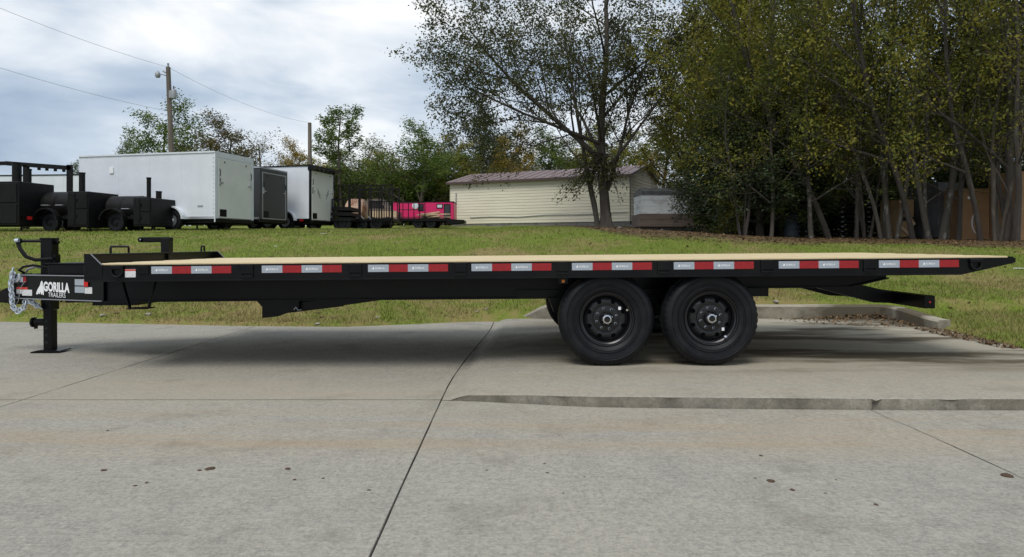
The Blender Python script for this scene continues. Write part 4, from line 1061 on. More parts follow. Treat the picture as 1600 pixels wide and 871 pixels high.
tag(o, 'black loading ramp sticking out past the flatbed beside the shed', 'ramp')
# lumber pile on the flatbed
r2 = random.Random(5)
for k in range(16):
    x = PW(r2.uniform(664, 690), 0, 37.5).x; ln = r2.uniform(0.5, 1.1)
    o = MB().bbox(-ln/2, ln/2, -0.06, 0.06, -0.03, 0.03, 0.004).build('board_offcut', M['lumber'])
    o.location = (x, 37.3 + r2.uniform(0, 0.8), tz(x, 37.4)+0.59 + 0.055*(k//3)); o.rotation_euler = (r2.uniform(-.06, .06), r2.uniform(-.12, .12), r2.uniform(-.5, .5))
    tag(o, 'pale board offcut in the pile on the flatbed', 'board', 'lumber pile on the flatbed')
# folded rack on the flatbed
rk = empty('pipe_rack', (PW(621, 0, 37.2).x, 37.2, tz(-6, 37.2)+0.56)); tag(rk, 'black pipe rack standing on the flatbed before the pink trailer', 'rack')
RL = PW(664, 0, 37.2).x - rk.location.x
for z in (0.05, 0.45, 0.82): MB().tube([(0, 0, z), (RL, 0, z)], 0.025, 6).build('rail', M['black_worn'], rk)
for k in range(6): MB().tube([(RL*k/5, 0, -0.03), (RL*k/5, 0, 0.82)], 0.025, 6).build('upright', M['black_worn'], rk)
# pink trailer
Y = 41.0; x0, x1 = PW(614, 0, Y).x, PW(709, 0, Y).x
pk = empty('food_trailer', (x0, Y, tz(-5, Y)-0.02)); tag(pk, 'bright pink box trailer with small windows beside the shed', 'trailer')
Ln = x1-x0; Hp = CAMZ + (HY-316)*Y/F - pk.location.z
MB().bbox(0, Ln, 0, 2.2, 0.45, Hp, 0.04).build('body', M['pink'], pk)
MB().box(-0.02, Ln+0.02, -0.02, 2.22, Hp, Hp+0.04).build('roof', M['black'], pk)
for (xa, xb, ya, yb, nm, mm) in ((682, 692, 319, 326, 'window', 'white_alu'), (653, 662, 319, 330, 'window', 'glass'), (693.5, 704, 319, 341, 'door', 'glass')):
    a, c_ = PW(xa, ya, Y), PW(xb, yb, Y)
    w = MB().box(a.x-x0, c_.x-x0, -0.02, 0.01, c_.z-pk.location.z, a.z-pk.location.z).build(nm, M['black'], pk)
    MB().box(a.x-x0+0.05, c_.x-x0-0.05, -0.03, -0.015, c_.z-pk.location.z+0.05, a.z-pk.location.z-0.05).build('pane', M[mm], w)
MB().lathe([(0, -0.03), (0.18, -0.02), (0.2, 0)], (PW(649, 0, Y).x-x0, 0, PW(649, 322, Y).z-pk.location.z), 14).build('round_sign', M['white_alu'], pk)
for x in (Ln*0.4, Ln*0.62): road_wheel(pk, (x, 0.1, 0.34), 0.34, 0.2, 'alu')
# rusty tank and taupe van seen through the cage
Y = 34.5; a = PW(541, 327, Y); rt = empty('storage_tank', (a.x, Y, tz(a.x, Y))); tag(rt, 'rust streaked pinkish storage tank behind the mesh trailer', 'tank')
zc = 0.95; tl = PW(574, 0, Y).x-a.x
MB().lathe([(0, 0), (0.4, 0.02), (0.58, 0.14), (0.62, 0.32), (0.62, tl-0.32), (0.58, tl-0.14), (0.4, tl-0.02), (0, tl)], (0, 0, zc), 28, 'X').build('tank_shell', M['rust_tank'], rt, True)
for x in (0.25, tl-0.3): MB().box(x, x+0.1, -0.4, 0.4, 0.0, 0.5).build('saddle', M['old_brown'], rt)
Y = 36.5; a = PW(566, 350, Y); vn = empty('parked_van', (a.x, Y, tz(a.x, Y)-0.01)); tag(vn, 'taupe van parked behind the mesh trailer', 'van')
vl = PW(620, 0, Y).x-a.x
MB().prism([(0, 0.35), (0, 1.1), (0.12, 1.35), (0.3, 1.62), (vl*0.55, 1.60), (vl-0.45, 1.08), (vl, 0.95), (vl, 0.35)], 'Y', 0, 1.7).build('body', M['tan_van'], vn)
MB().prism([(0.3, 1.1), (0.42, 1.52), (vl*0.52, 1.5), (vl-0.62, 1.1)], 'Y', -0.01, 0.005).build('side_window', M['glass'], vn)
MB().box(0.02, vl-0.02, -0.012, 0.0, 0.62, 0.95).build('door_panel', M['lumber'], vn)
for x in (0.5, vl-0.5): road_wheel(vn, (x, 0.05, 0.33), 0.33, 0.2, 'alu')

# ==================================================================== SHED
SA = Vector((-4.07, 45.4, 0)); SB = Vector((6.88, 40.0, 0))
zs = min(tz(SA.x, SA.y), tz(SB.x, SB.y)) + 0.02
sang = math.atan2(SB.y-SA.y, SB.x-SA.x); SL = (SB-SA).length; SW = 6.2; SH = 3.02; SR = 0.78
sh = empty('shed', (SA.x, SA.y, zs), sang); tag(sh, 'long cream metal sided shed with brown roof behind the lawn', 'shed')
MB().box(0.0, SL, 0.02, SW, -0.4, 0.26).build('footing', M['cblock'], sh)
nbd = 15; bh_ = (SH-0.26)/nbd
for k in range(nbd):
    z = 0.26 + k*bh_
    b = MB(); b.prism([(-0.010, z+0.003), (-0.017, z+0.010), (-0.003, z+bh_-0.002), (0.03, z+bh_-0.002), (0.03, z+0.006)], 'X', 0.0, SL)
    b.build('siding_board', M['cream'], sh)
    b = MB(); b.prism([(SL+0.012, z+0.006), (SL+0.024, z+0.014), (SL+0.003, z+bh_-0.002), (SL-0.03, z+bh_-0.002), (SL-0.03, z+0.006)], 'Y', 0.031, SW)
    b.build('siding_board', M['cream'], sh)
MB().box(0.03, SL-0.03, 0.03, SW-0.03, 0.27, SH-0.01).build('wall_core', M['trim_brown'], sh)
ng = 6
for k in range(ng):       # gable boards
    z = SH + k*SR/ng; t0 = 1-k/ng; t1_ = 1-(k+1)/ng
    hw0, hw1 = SW/2*t0, SW/2*t1_
    MB().hexa([(SL-0.03, SW/2-hw0, z), (SL-0.03, SW/2+hw0, z), (SL-0.03, SW/2+hw1, z+SR/ng-0.006), (SL-0.03, SW/2-hw1, z+SR/ng-0.006)],
              [(SL+0.02, SW/2-hw0, z), (SL+0.02, SW/2+hw0, z), (SL+0.004, SW/2+hw1, z+SR/ng-0.006), (SL+0.004, SW/2-hw1, z+SR/ng-0.006)]).build('gable_board', M['cream'], sh)
rf = empty('roof'); rf.parent = sh
nr = 22; ov = 0.2
for k in range(nr):
    xa, xb = -ov + k*(SL+2*ov)/nr, -ov + (k+1)*(SL+2*ov)/nr
    for s_ in (-1, 1):
        e_ = SW/2 + s_*(SW/2+0.28); ze = SH - 0.28*SR/(SW/2)
        q = lambda x, up: [(x, e_, ze+0.03+up), (x, SW/2, SH+SR+0.03+up)]
        MB().hexa([(xa, e_, ze+0.03), (xb-0.04, e_, ze+0.03), (xb-0.04, SW/2, SH+SR+0.03), (xa, SW/2, SH+SR+0.03)], [(xa, e_, ze+0.06), (xb-0.04, e_, ze+0.06), (xb-0.04, SW/2, SH+SR+0.06), (xa, SW/2, SH+SR+0.06)]).build('roof_panel', M['roof_brown'], rf)
        if s_ < 0: MB().hexa([(xb-0.04, e_, ze+0.03), (xb, e_, ze+0.03), (xb, SW/2, SH+SR+0.03), (xb-0.04, SW/2, SH+SR+0.03)], [(xb-0.04, e_, ze+0.085), (xb, e_, ze+0.085), (xb, SW/2, SH+SR+0.085), (xb-0.04, SW/2, SH+SR+0.085)]).build('roof_seam', M['roof_brown'], rf)
MB().box(-ov, SL+ov, -0.30, -0.275, SH-0.16, SH-0.03).build('fascia', M['trim_brown'], sh)
MB().bar((SL+ov, -0.28, SH-0.06), (SL+ov, SW/2, SH+SR+0.05), 0.03, 0.13).build('barge_board', M['trim_brown'], sh); MB().bar((SL+ov, SW+0.28, SH-0.06), (SL+ov, SW/2, SH+SR+0.05), 0.03, 0.13).build('barge_board', M['trim_brown'], sh)
MB().box(SL+0.0, SL+0.035, -0.035, 0.03, 0.26, SH).build('corner_trim', M['trim_brown'], sh); MB().box(-0.035, 0.0, -0.03, 0.03, 0.26, SH).build('corner_trim', M['cream'], sh)
MB().box(0.42, 0.47, -0.075, -0.025, 0.3, 2.3).build('conduit', M['grey_metal'], sh)
pp = [(1.5, -0.05, 0.66), (3, -0.05, 0.69), (5, -0.05, 0.64), (7, -0.05, 0.74), (9, -0.05, 0.72), (SL-0.1, -0.05, 0.80)]
MB().tube(pp, 0.022, 6).build('pipe', M['grey_metal'], sh)
# old weathered trailer body beside the shed
Y = 34.0; x0 = PW(999, 0, Y).x; ot = empty('derelict_camper', (x0, Y, tz(x0, Y))); tag(ot, 'weathered white metal trailer body with rotten brown base beside the shed', 'trailer')
tw = PW(1085, 0, Y).x-x0
for (z0, z1, mm, nm, dp) in ((0.18, 0.52, 'old_brown', 'lower_board', 0.0), (0.525, 0.82, 'old_brown', 'lower_board', 0.02), (0.825, 1.18, 'old_white', 'side_sheet', 0.03), (1.185, 1.5, 'old_white', 'side_sheet', 0.04), (1.505, 1.78, 'old_white', 'side_sheet', 0.03)):
    MB().bbox(0 if z0 < 0.6 else 0.12, tw, dp, 2.2, z0, z1, 0.012).build(nm, M[mm], ot)
MB().prism([(-0.02, 1.785), (-0.04, 1.95), (0.3, 2.12), (1.6, 2.12), (2.2, 1.95), (2.2, 1.785)], 'X', 0.1, tw).build('roof', M['old_grey'], ot)
MB().box(0.1, tw, 0.3, 1.9, -0.05, 0.18).build('blocks', M['cblock'], ot)
o = MB().tube([(0, 0, 0.05), (0.35, -0.1, 0.02), (1.6, -0.3, 0.04), (3.2, -0.5, 0.03)], 0.05, 8).build('drain_pipe', M['grey_metal']); o.location = (PW(985, 0, 37.4).x, 37.4, tz(6.6, 37.4)+0.03); tag(o, 'grey drain pipe lying on the ground beside the shed corner', 'pipe')

# ==================================================================== POLES AND WIRES
def pole(label, base, top, r_, wires=True, gear=False):
    o = empty('utility_pole', base); tag(o, label, 'utility pole', 'utility poles')
    d = Vector(top)-Vector(base)
    MB().tube([(0, 0, -0.5), d*0.5, d], [r_*1.2, r_, r_*0.85], 12).build('pole_shaft', M['pole'], o, True)
    if gear:
        q = d*0.83
        MB().lathe([(0, -0.26), (0.14, -0.25), (0.15, -0.2), (0.15, 0.2), (0.13, 0.25), (0, 0.26)], (q.x+0.30, q.y-0.1, q.z), 16, 'Z').build('transformer', M['grey_metal'], o, True)
        MB().cyl((q.x+0.30, q.y-0.1, q.z+0.25), (q.x+0.30, q.y-0.1, q.z+0.45), 0.035, 8).build('bushing', M['trim_brown'], o)
        MB().box(q.x+0.05, q.x+0.2, q.y-0.14, q.y-0.06, q.z-0.2, q.z+0.2).build('bracket', M['grey_metal'], o)
        q = d*0.945
        MB().tube([q, q + Vector((-0.25, -0.1, 0.05)), q + Vector((-0.5, -0.15, 0.12))], 0.03, 6).build('lamp_arm', M['grey_metal'], o)
        MB().lathe([(0.05, 0.14), (0.13, 0.02), (0.15, -0.12), (0.10, -0.22), (0, -0.22)], (q.x-0.52, q.y-0.15, q.z+0.1), 14, 'Z').build('lamp_head', M['grey_metal'], o, True)
        MB().cyl(d, d + Vector((0, 0, 0.22)), 0.06, 8).build('insulator', M['grey_metal'], o); MB().cyl(d + Vector((-0.12, 0, -0.3)), d + Vector((-0.28, 0, -0.2)), 0.05, 8).build('insulator', M['grey_metal'], o)
    return Vector(base)+d
b1 = Vector((-18.75, 38, tz(-18.75, 38))); tp1 = pole('leaning grey utility pole with transformer can and lamp', b1, (-19.08, 38, 11.0), 0.14, gear=True)
b2_ = Vector((-16.2, 55, tz(-16.2, 55))); tp2 = pole('bare slim utility pole behind the parked box trailers', b2_, (-16.25, 55, 10.95), 0.17)
def wire(p, q, sag, label):
    p, q = Vector(p), Vector(q)
    pts = [p.lerp(q, t/16) - Vector((0, 0, sag*4*(t/16)*(1-t/16))) for t in range(17)]
    o = MB().tube(pts, 0.008, 5).build('power_line', M['grey_metal'], None); tag(o, label, 'wire', 'overhead wires')
p0 = Vector((-21.8, 21, 11.1))
wire(p0, tp1, 0.35, 'overhead wire reaching the top of the leaning pole'); wire(tp1, tp2, 0.45, 'overhead wire between the two utility poles')
wire(Vector((-21.8, 21, 8.6)), Vector((-19.0, 38, 8.55)), 0.3, 'lower overhead wire reaching the leaning pole below its transformer')

# ==================================================================== TREES
class Tree:
    def __init__(s, seed): s.rng = np.random.default_rng(seed); s.wood = MB(); s.leaf = []
    def rv(s): v = s.rng.normal(size=3); return v/np.linalg.norm(v)
    def grow(s, p, d, ln, r, lvl, o):
        rn = s.rng; n = o['seg'][lvl]; pts = [p]; rs = [r]; dirs = []
        end = o['taper'][lvl]
        for i in range(n):
            d = d + s.rv()*o['wob'][lvl] + np.array([0, 0, o['trop'][lvl]])
            d = d/np.linalg.norm(d); p = p + d*ln/n; pts.append(p); rs.append(r*(1-(1-end)*(i+1)/n)*(rn.uniform(0.88, 1.14) if lvl < 2 else 1)); dirs.append(d)
        sides = (9, 6, 4, 3, 3)[lvl]
        if lvl < o['maxl'] or r > 0.006: s.wood.tube([tuple(q) for q in pts], [float(x) for x in rs], sides, cap=(lvl == 0))
        if lvl >= o['leaf_from']:
            m = max(1, int(o['leaf_n']*ln/o['ref'])) if lvl == o['maxl'] else int(o['leaf_n']*0.4*ln/o['ref'])
            t = rn.uniform(0.15, 1.08, m)*n
            for tt in t:
                i = min(int(tt), n-1); q = pts[i] + (pts[i+1]-pts[i])*(tt-i)
                s.leaf.append(q + rn.normal(size=3)*o['spread'])
        if lvl < o['maxl']:
            k = o['kids'][lvl]; k = int(k + rn.uniform(0, 1)) if lvl else k
            az0 = rn.uniform(0, 6.28)
            for j in range(k):
                t = o['t0'][lvl] + (1-o['t0'][lvl])*(j+rn.uniform(0.1, 0.9))/k
                i = min(int(t*n), n-1); q = pts[i] + (pts[i+1]-pts[i])*(t*n-i); dd = dirs[i]
                u = np.cross(dd, [0.3, 0.2, 1.0] if abs(dd[2]) < 0.95 else [1.0, 0, 0]); u /= np.linalg.norm(u); w = np.cross(dd, u)
                az_ = az0 + j*2.4 + rn.uniform(-.4, .4)
                an = R(o['ang'][lvl]*rn.uniform(0.75, 1.25))
                cd = dd*math.cos(an) + (u*math.cos(az_) + w*math.sin(az_))*math.sin(an)
                cl = ln*o['ratio'][lvl]*(1.15 - o['short'][lvl]*t)*rn.uniform(0.75, 1.2)
                s.grow(q, cd, cl, rs[i]*o['rr'][lvl]*rn.uniform(0.8, 1.1), lvl+1, o)
BASE = dict(seg=(16, 7, 4, 3), wob=(0.05, 0.13, 0.2, 0.25), trop=(0.02, 0.05, 0.04, 0.0), taper=(0.25, 0.25, 0.3, 0.4), maxl=3, leaf_from=2, leaf_n=26, ref=0.6, spread=0.13,
            kids=(13, 7, 5), t0=(0.28, 0.2, 0.15), ang=(48, 42, 48), ratio=(0.45, 0.42, 0.45), short=(0.6, 0.5, 0.4), rr=(0.5, 0.5, 0.5))
def opts(**k): d = dict(BASE); d.update(k); return d
def tree_proto(seed, stems, o, leaf_size, leafm, barkm, flat=0.25, droop=0.15, fluff=None):
    t = Tree(seed)
    for (p, d, ln, r) in stems:
        d = np.array(d, float); d /= np.linalg.norm(d); t.grow(np.array(p, float), d, ln, r, 0, o)
    root = empty('tree')
    t.wood.build('trunk', M[barkm], root, True)
    C = np.array(t.leaf)
    if fluff: C = fluff(C)
    # tint: clumps share a tone (low-frequency random by position), leaves vary around it
    r_ = np.random.default_rng(seed+99)
    cl = np.array([mnoise.noise(Vector(c*0.9)) for c in C[:, :]])
    tint = np.clip(0.45 + 0.75*cl + r_.normal(size=len(C))*0.22, 0, 1)
    leaf_quads('crown', C, leaf_size, LM[leafm], seed+5, flatness=flat, parent=root, droop=droop, tint=tint)
    return root
def flare(r): return r
protos = {}
# the lone tree on the lawn: two stems, long arching limbs, thin dark foliage
oak_o = opts(seg=(14, 9, 6, 3), kids=(13, 8, 6), t0=(0.20, 0.18, 0.12), ang=(40, 36, 46), ratio=(0.60, 0.40, 0.40), rr=(0.42, 0.45, 0.5), short=(0.55, 0.45, 0.4), trop=(0.03, 0.035, 0.02, -0.02), wob=(0.07, 0.12, 0.18, 0.25), leaf_n=16, ref=0.5, spread=0.12, leaf_from=3)
lone = tree_proto(41, [((0.05, 0, -0.15), (0.06, 0, 1), 12.5, 0.25), ((-0.30, -0.05, -0.15), (-0.12, 0.0, 1), 10.0, 0.14), ((0.15, 0.1, 1.9), (0.34, 0.1, 1), 7.5, 0.10), ((0.1, 0, 3.0), (-0.95, -0.2, 0.85), 9.0, 0.13), ((0.1, 0, 4.0), (-1, -0.15, 0.22), 7.6, 0.10)], oak_o, 0.125, 'oak', 'bark_dark', droop=0.35)
X = (945-CX)*32.5/F; lone.location = (X, 32.5, tz(X, 32.5)); lone.name = 'oak_tree'
tag(lone, 'lone dark leaved tree with two trunks in front of the cream shed', 'tree')
# low skirt twigs hanging before the shed wall, part of the crown
rn = np.random.default_rng(77); Ck = []; wk = MB()
for k in range(46):
    a = rn.uniform(0, 1); st = np.array([0.0, -0.2, rn.uniform(2.5, 3.6)]); en = np.array([rn.uniform(-2.6, 0.9), rn.uniform(-1.0, 0.4), rn.uniform(1.1, 2.9)])
    mid_ = (st+en)/2 + np.array([0, 0, 0.5])
    wk.tube([tuple(st), tuple(mid_), tuple(en)], [0.03, 0.018, 0.006], 4, cap=False)
    for q in range(38):
        t = rn.uniform(0.35, 1.0); p = (st*(1-t)**2 + 2*mid_*t*(1-t) + en*t*t); Ck.append(p + rn.normal(size=3)*0.16)
wk.build('low_branches', M['bark_dark'], lone, True)
leaf_quads('low_foliage', np.array(Ck), 0.125, LM['oak'], 78, 0.2, lone, droop=0.3)
# root flare
MB().lathe([(0.62, -0.12), (0.42, 0.05), (0.31, 0.3), (0.25, 0.8)], (0.05, 0, 0), 14, 'Z', mod=lambda i, j, r: r*(1+0.16*math.sin(j*2.7)*(1-i/4))).build('root_flare', M['bark_dark'], lone, True)

protos['broad'] = tree_proto(1, [((0, 0, -0.2), (0.02, 0, 1), 12.5, 0.16)], opts(kids=(18, 8, 5), t0=(0.14, 0.2, 0.15), ratio=(0.42, 0.45, 0.45), leaf_n=27, ref=0.5, spread=0.17), 0.124, 'olive', 'bark')
protos['tall'] = tree_proto(2, [((0, 0, -0.2), (-0.08, 0.02, 1), 14.5, 0.135)], opts(kids=(18, 7, 5), t0=(0.16, 0.2, 0.15), ratio=(0.33, 0.45, 0.45), leaf_n=9, ref=0.5, spread=0.17), 0.128, 'olive', 'bark_pale')
protos['sparse'] = tree_proto(3, [((0, 0, -0.2), (0.10, 0, 1), 14.5, 0.12), ((0.3, 0.15, -0.2), (0.2, 0.05, 1), 12.5, 0.085), ((-0.3, 0.1, -0.2), (-0.14, 0.05, 1), 13.0, 0.095)], opts(kids=(12, 6, 5), wob=(0.1, .14, .2, .25), t0=(0.17, 0.2, 0.15), ratio=(0.33, 0.42, 0.45), ang=(38, 40, 46), leaf_n=5, ref=0.5, spread=0.17), 0.128, 'olive', 'bark_pale')
protos['bent'] = tree_proto(4, [((0, 0, -0.2), (-0.34, 0, 1), 12.5, 0.13)], opts(kids=(15, 7, 5), t0=(0.2, 0.2, 0.15), wob=(0.10, 0.14, 0.2, 0.25), trop=(0.05, 0.05, 0.04, 0), ratio=(0.36, 0.44, 0.45), leaf_n=11, ref=0.5, spread=0.17), 0.128, 'olive', 'bark_pale')
protos['cedar'] = tree_proto(5, [((0, 0, -0.2), (0, 0, 1), 6.0, 0.13)], opts(kids=(34, 6, 4), t0=(0.10, 0.15, 0.1), ang=(72, 45, 45), ratio=(0.40, 0.40, 0.42), short=(0.85, 0.4, 0.4), trop=(0.02, 0.03, 0.0, -0.02), leaf_n=16, ref=0.3, spread=0.09), 0.10, 'cedar', 'bark_dark', droop=0.3)
protos['far'] = tree_proto(6, [((0, 0, -0.2), (0, 0, 1), 10, 0.2)], opts(kids=(14, 7, 4), t0=(0.18, 0.2, 0.15), ratio=(0.45, 0.45, 0.45), leaf_n=24, ref=0.5, spread=0.22), 0.18, 'green', 'bark')
protos['thin'] = tree_proto(8, [((0, 0, -0.2), (0.03, 0, 1), 10, 0.16)], opts(kids=(12, 7, 5), t0=(0.3, 0.2, 0.15), ratio=(0.40, 0.42, 0.45), leaf_n=3, ref=0.5, spread=0.15), 0.16, 'brown', 'bark')
protos['pine'] = tree_proto(9, [((0, 0, -0.2), (0.02, 0, 1), 11, 0.17)], opts(kids=(11, 6, 5), t0=(0.5, 0.3, 0.2), ratio=(0.28, 0.42, 0.42), ang=(60, 40, 45), leaf_n=20, ref=0.4, spread=0.14), 0.18, 'green', 'bark')
def bush_proto(seed, leafm):
    stems = [((math.cos(a)*0.15, math.sin(a)*0.15, -0.1), (math.cos(a)*0.5, math.sin(a)*0.5, 1), 2.4, 0.035) for a in np.linspace(0, 5.4, 7)]
    return tree_proto(seed, stems, opts(seg=(5, 4, 3, 3), maxl=2, leaf_from=1, kids=(9, 5, 4), t0=(0.1, 0.15, 0.1), leaf_n=14, ref=0.35, spread=0.13, ratio=(0.45, 0.45, 0.4)), 0.12, leafm, 'bark_dark')
protos['bush'] = bush_proto(10, 'deep')
used = set()
def plant(kind, xpx, Y, label, leafm=None, h=1.0, w=1.0, rot=0.0, group='trees around the lot', name='tree', X=None, dz=0.0, barkm=None):
    pr = protos[kind]
    if kind in used: o = copy_tree(pr)
    else: o = pr; used.add(kind)
    o.name = name
    X = (xpx - CX)*Y/F if X is None else X
    o.location = (X, Y, tz(X, Y)+dz); o.rotation_euler = (0, 0, rot); o.scale = (w, w, h)
    tag(o, label, 'tree' if 'bush' not in name and 'shrub' not in name else 'shrub', group)
    for ch in o.children:
        if leafm and ch.name.startswith('crown'):
            ch.material_slots[0].link = 'OBJECT'; ch.material_slots[0].material = LM[leafm]
        if barkm and ch.name.startswith('trunk'):
            ch.material_slots[0].link = 'OBJECT'; ch.material_slots[0].material = M[barkm]
    return o
WG = 'trees in the wooded row'
# front row of the wooded strip, going along the leaf-littered edge
plant('cedar', 1132, 28.5, 'dark low evergreen next to the weathered trailer body', rot=0.3, h=0.85, w=0.85, group=WG, name='cedar_tree')
plant('cedar', 1160, 27.5, 'dark evergreen with leaning yellow sapling at its foot', rot=1.9, h=1.05, w=1.2, group=WG, name='cedar_tree')
plant('cedar', 1188, 27.0, 'widest dark evergreen in the wooded row', rot=4.0, h=1.0, w=1.35, group=WG, name='cedar_tree')
plant('cedar', 1240, 27.5, 'dark evergreen between broad tree and stacked black frames', rot=5.0, h=0.9, w=1.1, group=WG, name='cedar_tree', leafm='deep')
plant('broad', 1148, 30.0, 'olive yellow leafy tree rising above the low evergreens', rot=0.8, h=1.0, w=0.85, group=WG)
plant('broad', 1225, 28.5, 'dense olive tree above the widest evergreen', rot=2.7, h=1.12, w=1.0, group=WG, leafm='olive')
plant('bent', 1297, 25.5, 'slanting tree leaning over the stacked black frames', rot=0.0, h=1.0, w=1.0, group=WG, leafm='olive', barkm='bark_dark')
plant('tall', 1385, 24.5, 'lichen spotted trunk standing before the frame stacks', rot=0.4, h=1.0, w=0.9, group=WG, leafm='olive')
plant('sparse', 1391, 24.0, 'clump of slim pale trunks before the frame stacks', rot=2.2, h=0.95, w=0.8, group=WG)
plant('bent', 1428, 23.5, 'pale trunk leaning beside the plywood crate', rot=0.25, h=1.1, w=0.8, group=WG)
plant('sparse', 1470, 23.2, 'thinly leaved trio of trunks between crate and cardboard box', rot=0.1, h=1.05, w=1.0, group=WG)
plant('bent', 1533, 21.8, 'curved trunk in front of the large cardboard box', rot=0.5, h=0.9, w=0.7, group=WG, leafm='olive')
plant('tall', 1572, 21.3, 'stout dark trunk right of the large cardboard box', rot=2.9, h=1.0, w=1.0, group=WG, leafm='olive', barkm='bark_dark')
plant('sparse', 1588, 21.0, 'cluster of dark trunks leaning together near the last cardboard box', rot=1.2, h=1.05, w=0.85, group=WG, leafm='brown', barkm='bark_dark')
plant('tall', 1650, 21.0, 'tree at the far end of the wooded row', rot=4.4, group=WG)
plant('broad', 1730, 23.0, 'broad tree beyond the end of the wooded row', rot=1.4, group=WG)
# second and third rows
for i, (x, Y, k, lm, h_, w_, lab) in enumerate([
    (1072, 36, 'broad', 'olive', 0.72, 0.8, 'olive tree behind the weathered trailer body'),
    (1122, 38, 'tall', 'brown', 0.95, 1.0, 'tall brownish tree behind the low evergreens'),
    (1165, 36, 'broad', 'olive', 1.1, 1.1, 'deep green tree behind the widest evergreen'),
    (1250, 34, 'broad', 'olive', 0.9, 1.0, 'deep green tree behind the slanting tree'),
    (1232, 31, 'far', 'orange', 0.62, 0.5, 'small orange leaved tree glowing behind the slanting tree'),
    (1300, 31, 'far', 'yellow', 0.55, 0.45, 'small yellow leaved tree behind the frame stacks'),
    (1330, 33, 'broad', 'olive', 0.72, 1.0, 'olive tree behind the frame stacks'),
    (1405, 33, 'tall', 'deep', 0.62, 1.2, 'deep green tree behind the plywood crate'),
    (1490, 31, 'tall', 'deep', 0.6, 1.2, 'deep green tree behind the grey container'),
    (1560, 30, 'broad', 'deep', 0.62, 1.0, 'dark tree behind the large cardboard box'),
    (1640, 28, 'broad', 'deep', 1.15, 1.0, 'dark tree behind the end of the wooded row'),
    (1290, 44, 'far', 'deep', 0.85, 1.6, 'wide dark tree deep in the wooded row'),
    (1190, 46, 'far', 'deep', 0.95, 1.7, 'wide dark tree deep behind the evergreens'),
    (1400, 42, 'far', 'deep', 0.72, 1.6, 'wide dark tree deep behind the crates'),
    (1510, 40, 'far', 'deep', 0.68, 1.6, 'wide dark tree deep behind the container'),
    (1620, 38, 'far', 'deep', 0.8, 1.6, 'wide dark tree deep behind the last box')]):
    plant(k, x, Y, lab, lm, h_, w_, rot=i*1.37, group=WG)
for i, (x, Y, k, w_, lab) in enumerate([(1163, 25.6, 'sparse', 0.55, 'slim trunks in front of the first evergreens'), (1205, 25.4, 'tall', 0.6, 'slim trunk in front of the widest evergreen'), (1268, 25.2, 'tall', 0.75, 'dark upright trunk beside the slanting tree'),
    (1338, 24.8, 'tall', 0.6, 'thin upright trunk before the wide frame stack'), (1352, 25.4, 'sparse', 0.55, 'thin crossing trunks before the wide frame stack'), (1448, 23.4, 'tall', 0.65, 'thin trunk just right of the plywood crate'), (1497, 23.0, 'tall', 0.7, 'mid sized trunk at the edge of the grey container'), (1556, 21.6, 'sparse', 0.6, 'dark leaning stems beside the large cardboard box')]):
    plant(k, x, Y, lab, ['deep', 'olive'][i % 2], 0.50 + 0.04*(i % 4), w_, rot=i*2.3+0.7, group=WG, barkm=['bark_dark', 'bark', 'bark_pale'][i % 3])
# understorey shrubs
for i, (x, Y) in enumerate([(1142, 30), (1150, 31), (1150, 31), (1190, 31), (1230, 31), (1275, 31), (1320, 31), (1365, 30.5), (1410, 30), (1450, 29), (1500, 28.5), (1560, 27.5), (1600, 26.5), (1132, 29.5), (1215, 29)]):
    plant('bush', x, Y, 'dark leafy shrub ' + ['behind the first low evergreen', 'behind the yellow sapling', 'between first and widest evergreens', 'behind the widest evergreen', 'behind the dull blue drum', 'beside the narrow frame stack', 'behind the wide frame stack', 'behind the tallest frame stack', 'behind the plywood crate', 'behind the grey container', 'left of the large cardboard box', 'behind the stout trunk', 'behind the tall cardboard box', 'beside the weathered trailer body', 'above the low grey bin'][i], ['cedar', 'deep'][i % 2], 1.1 + 0.25*math.sin(i*2.2), 1.3, rot=i*1.1, group='shrubs under the wooded row', name='shrub')
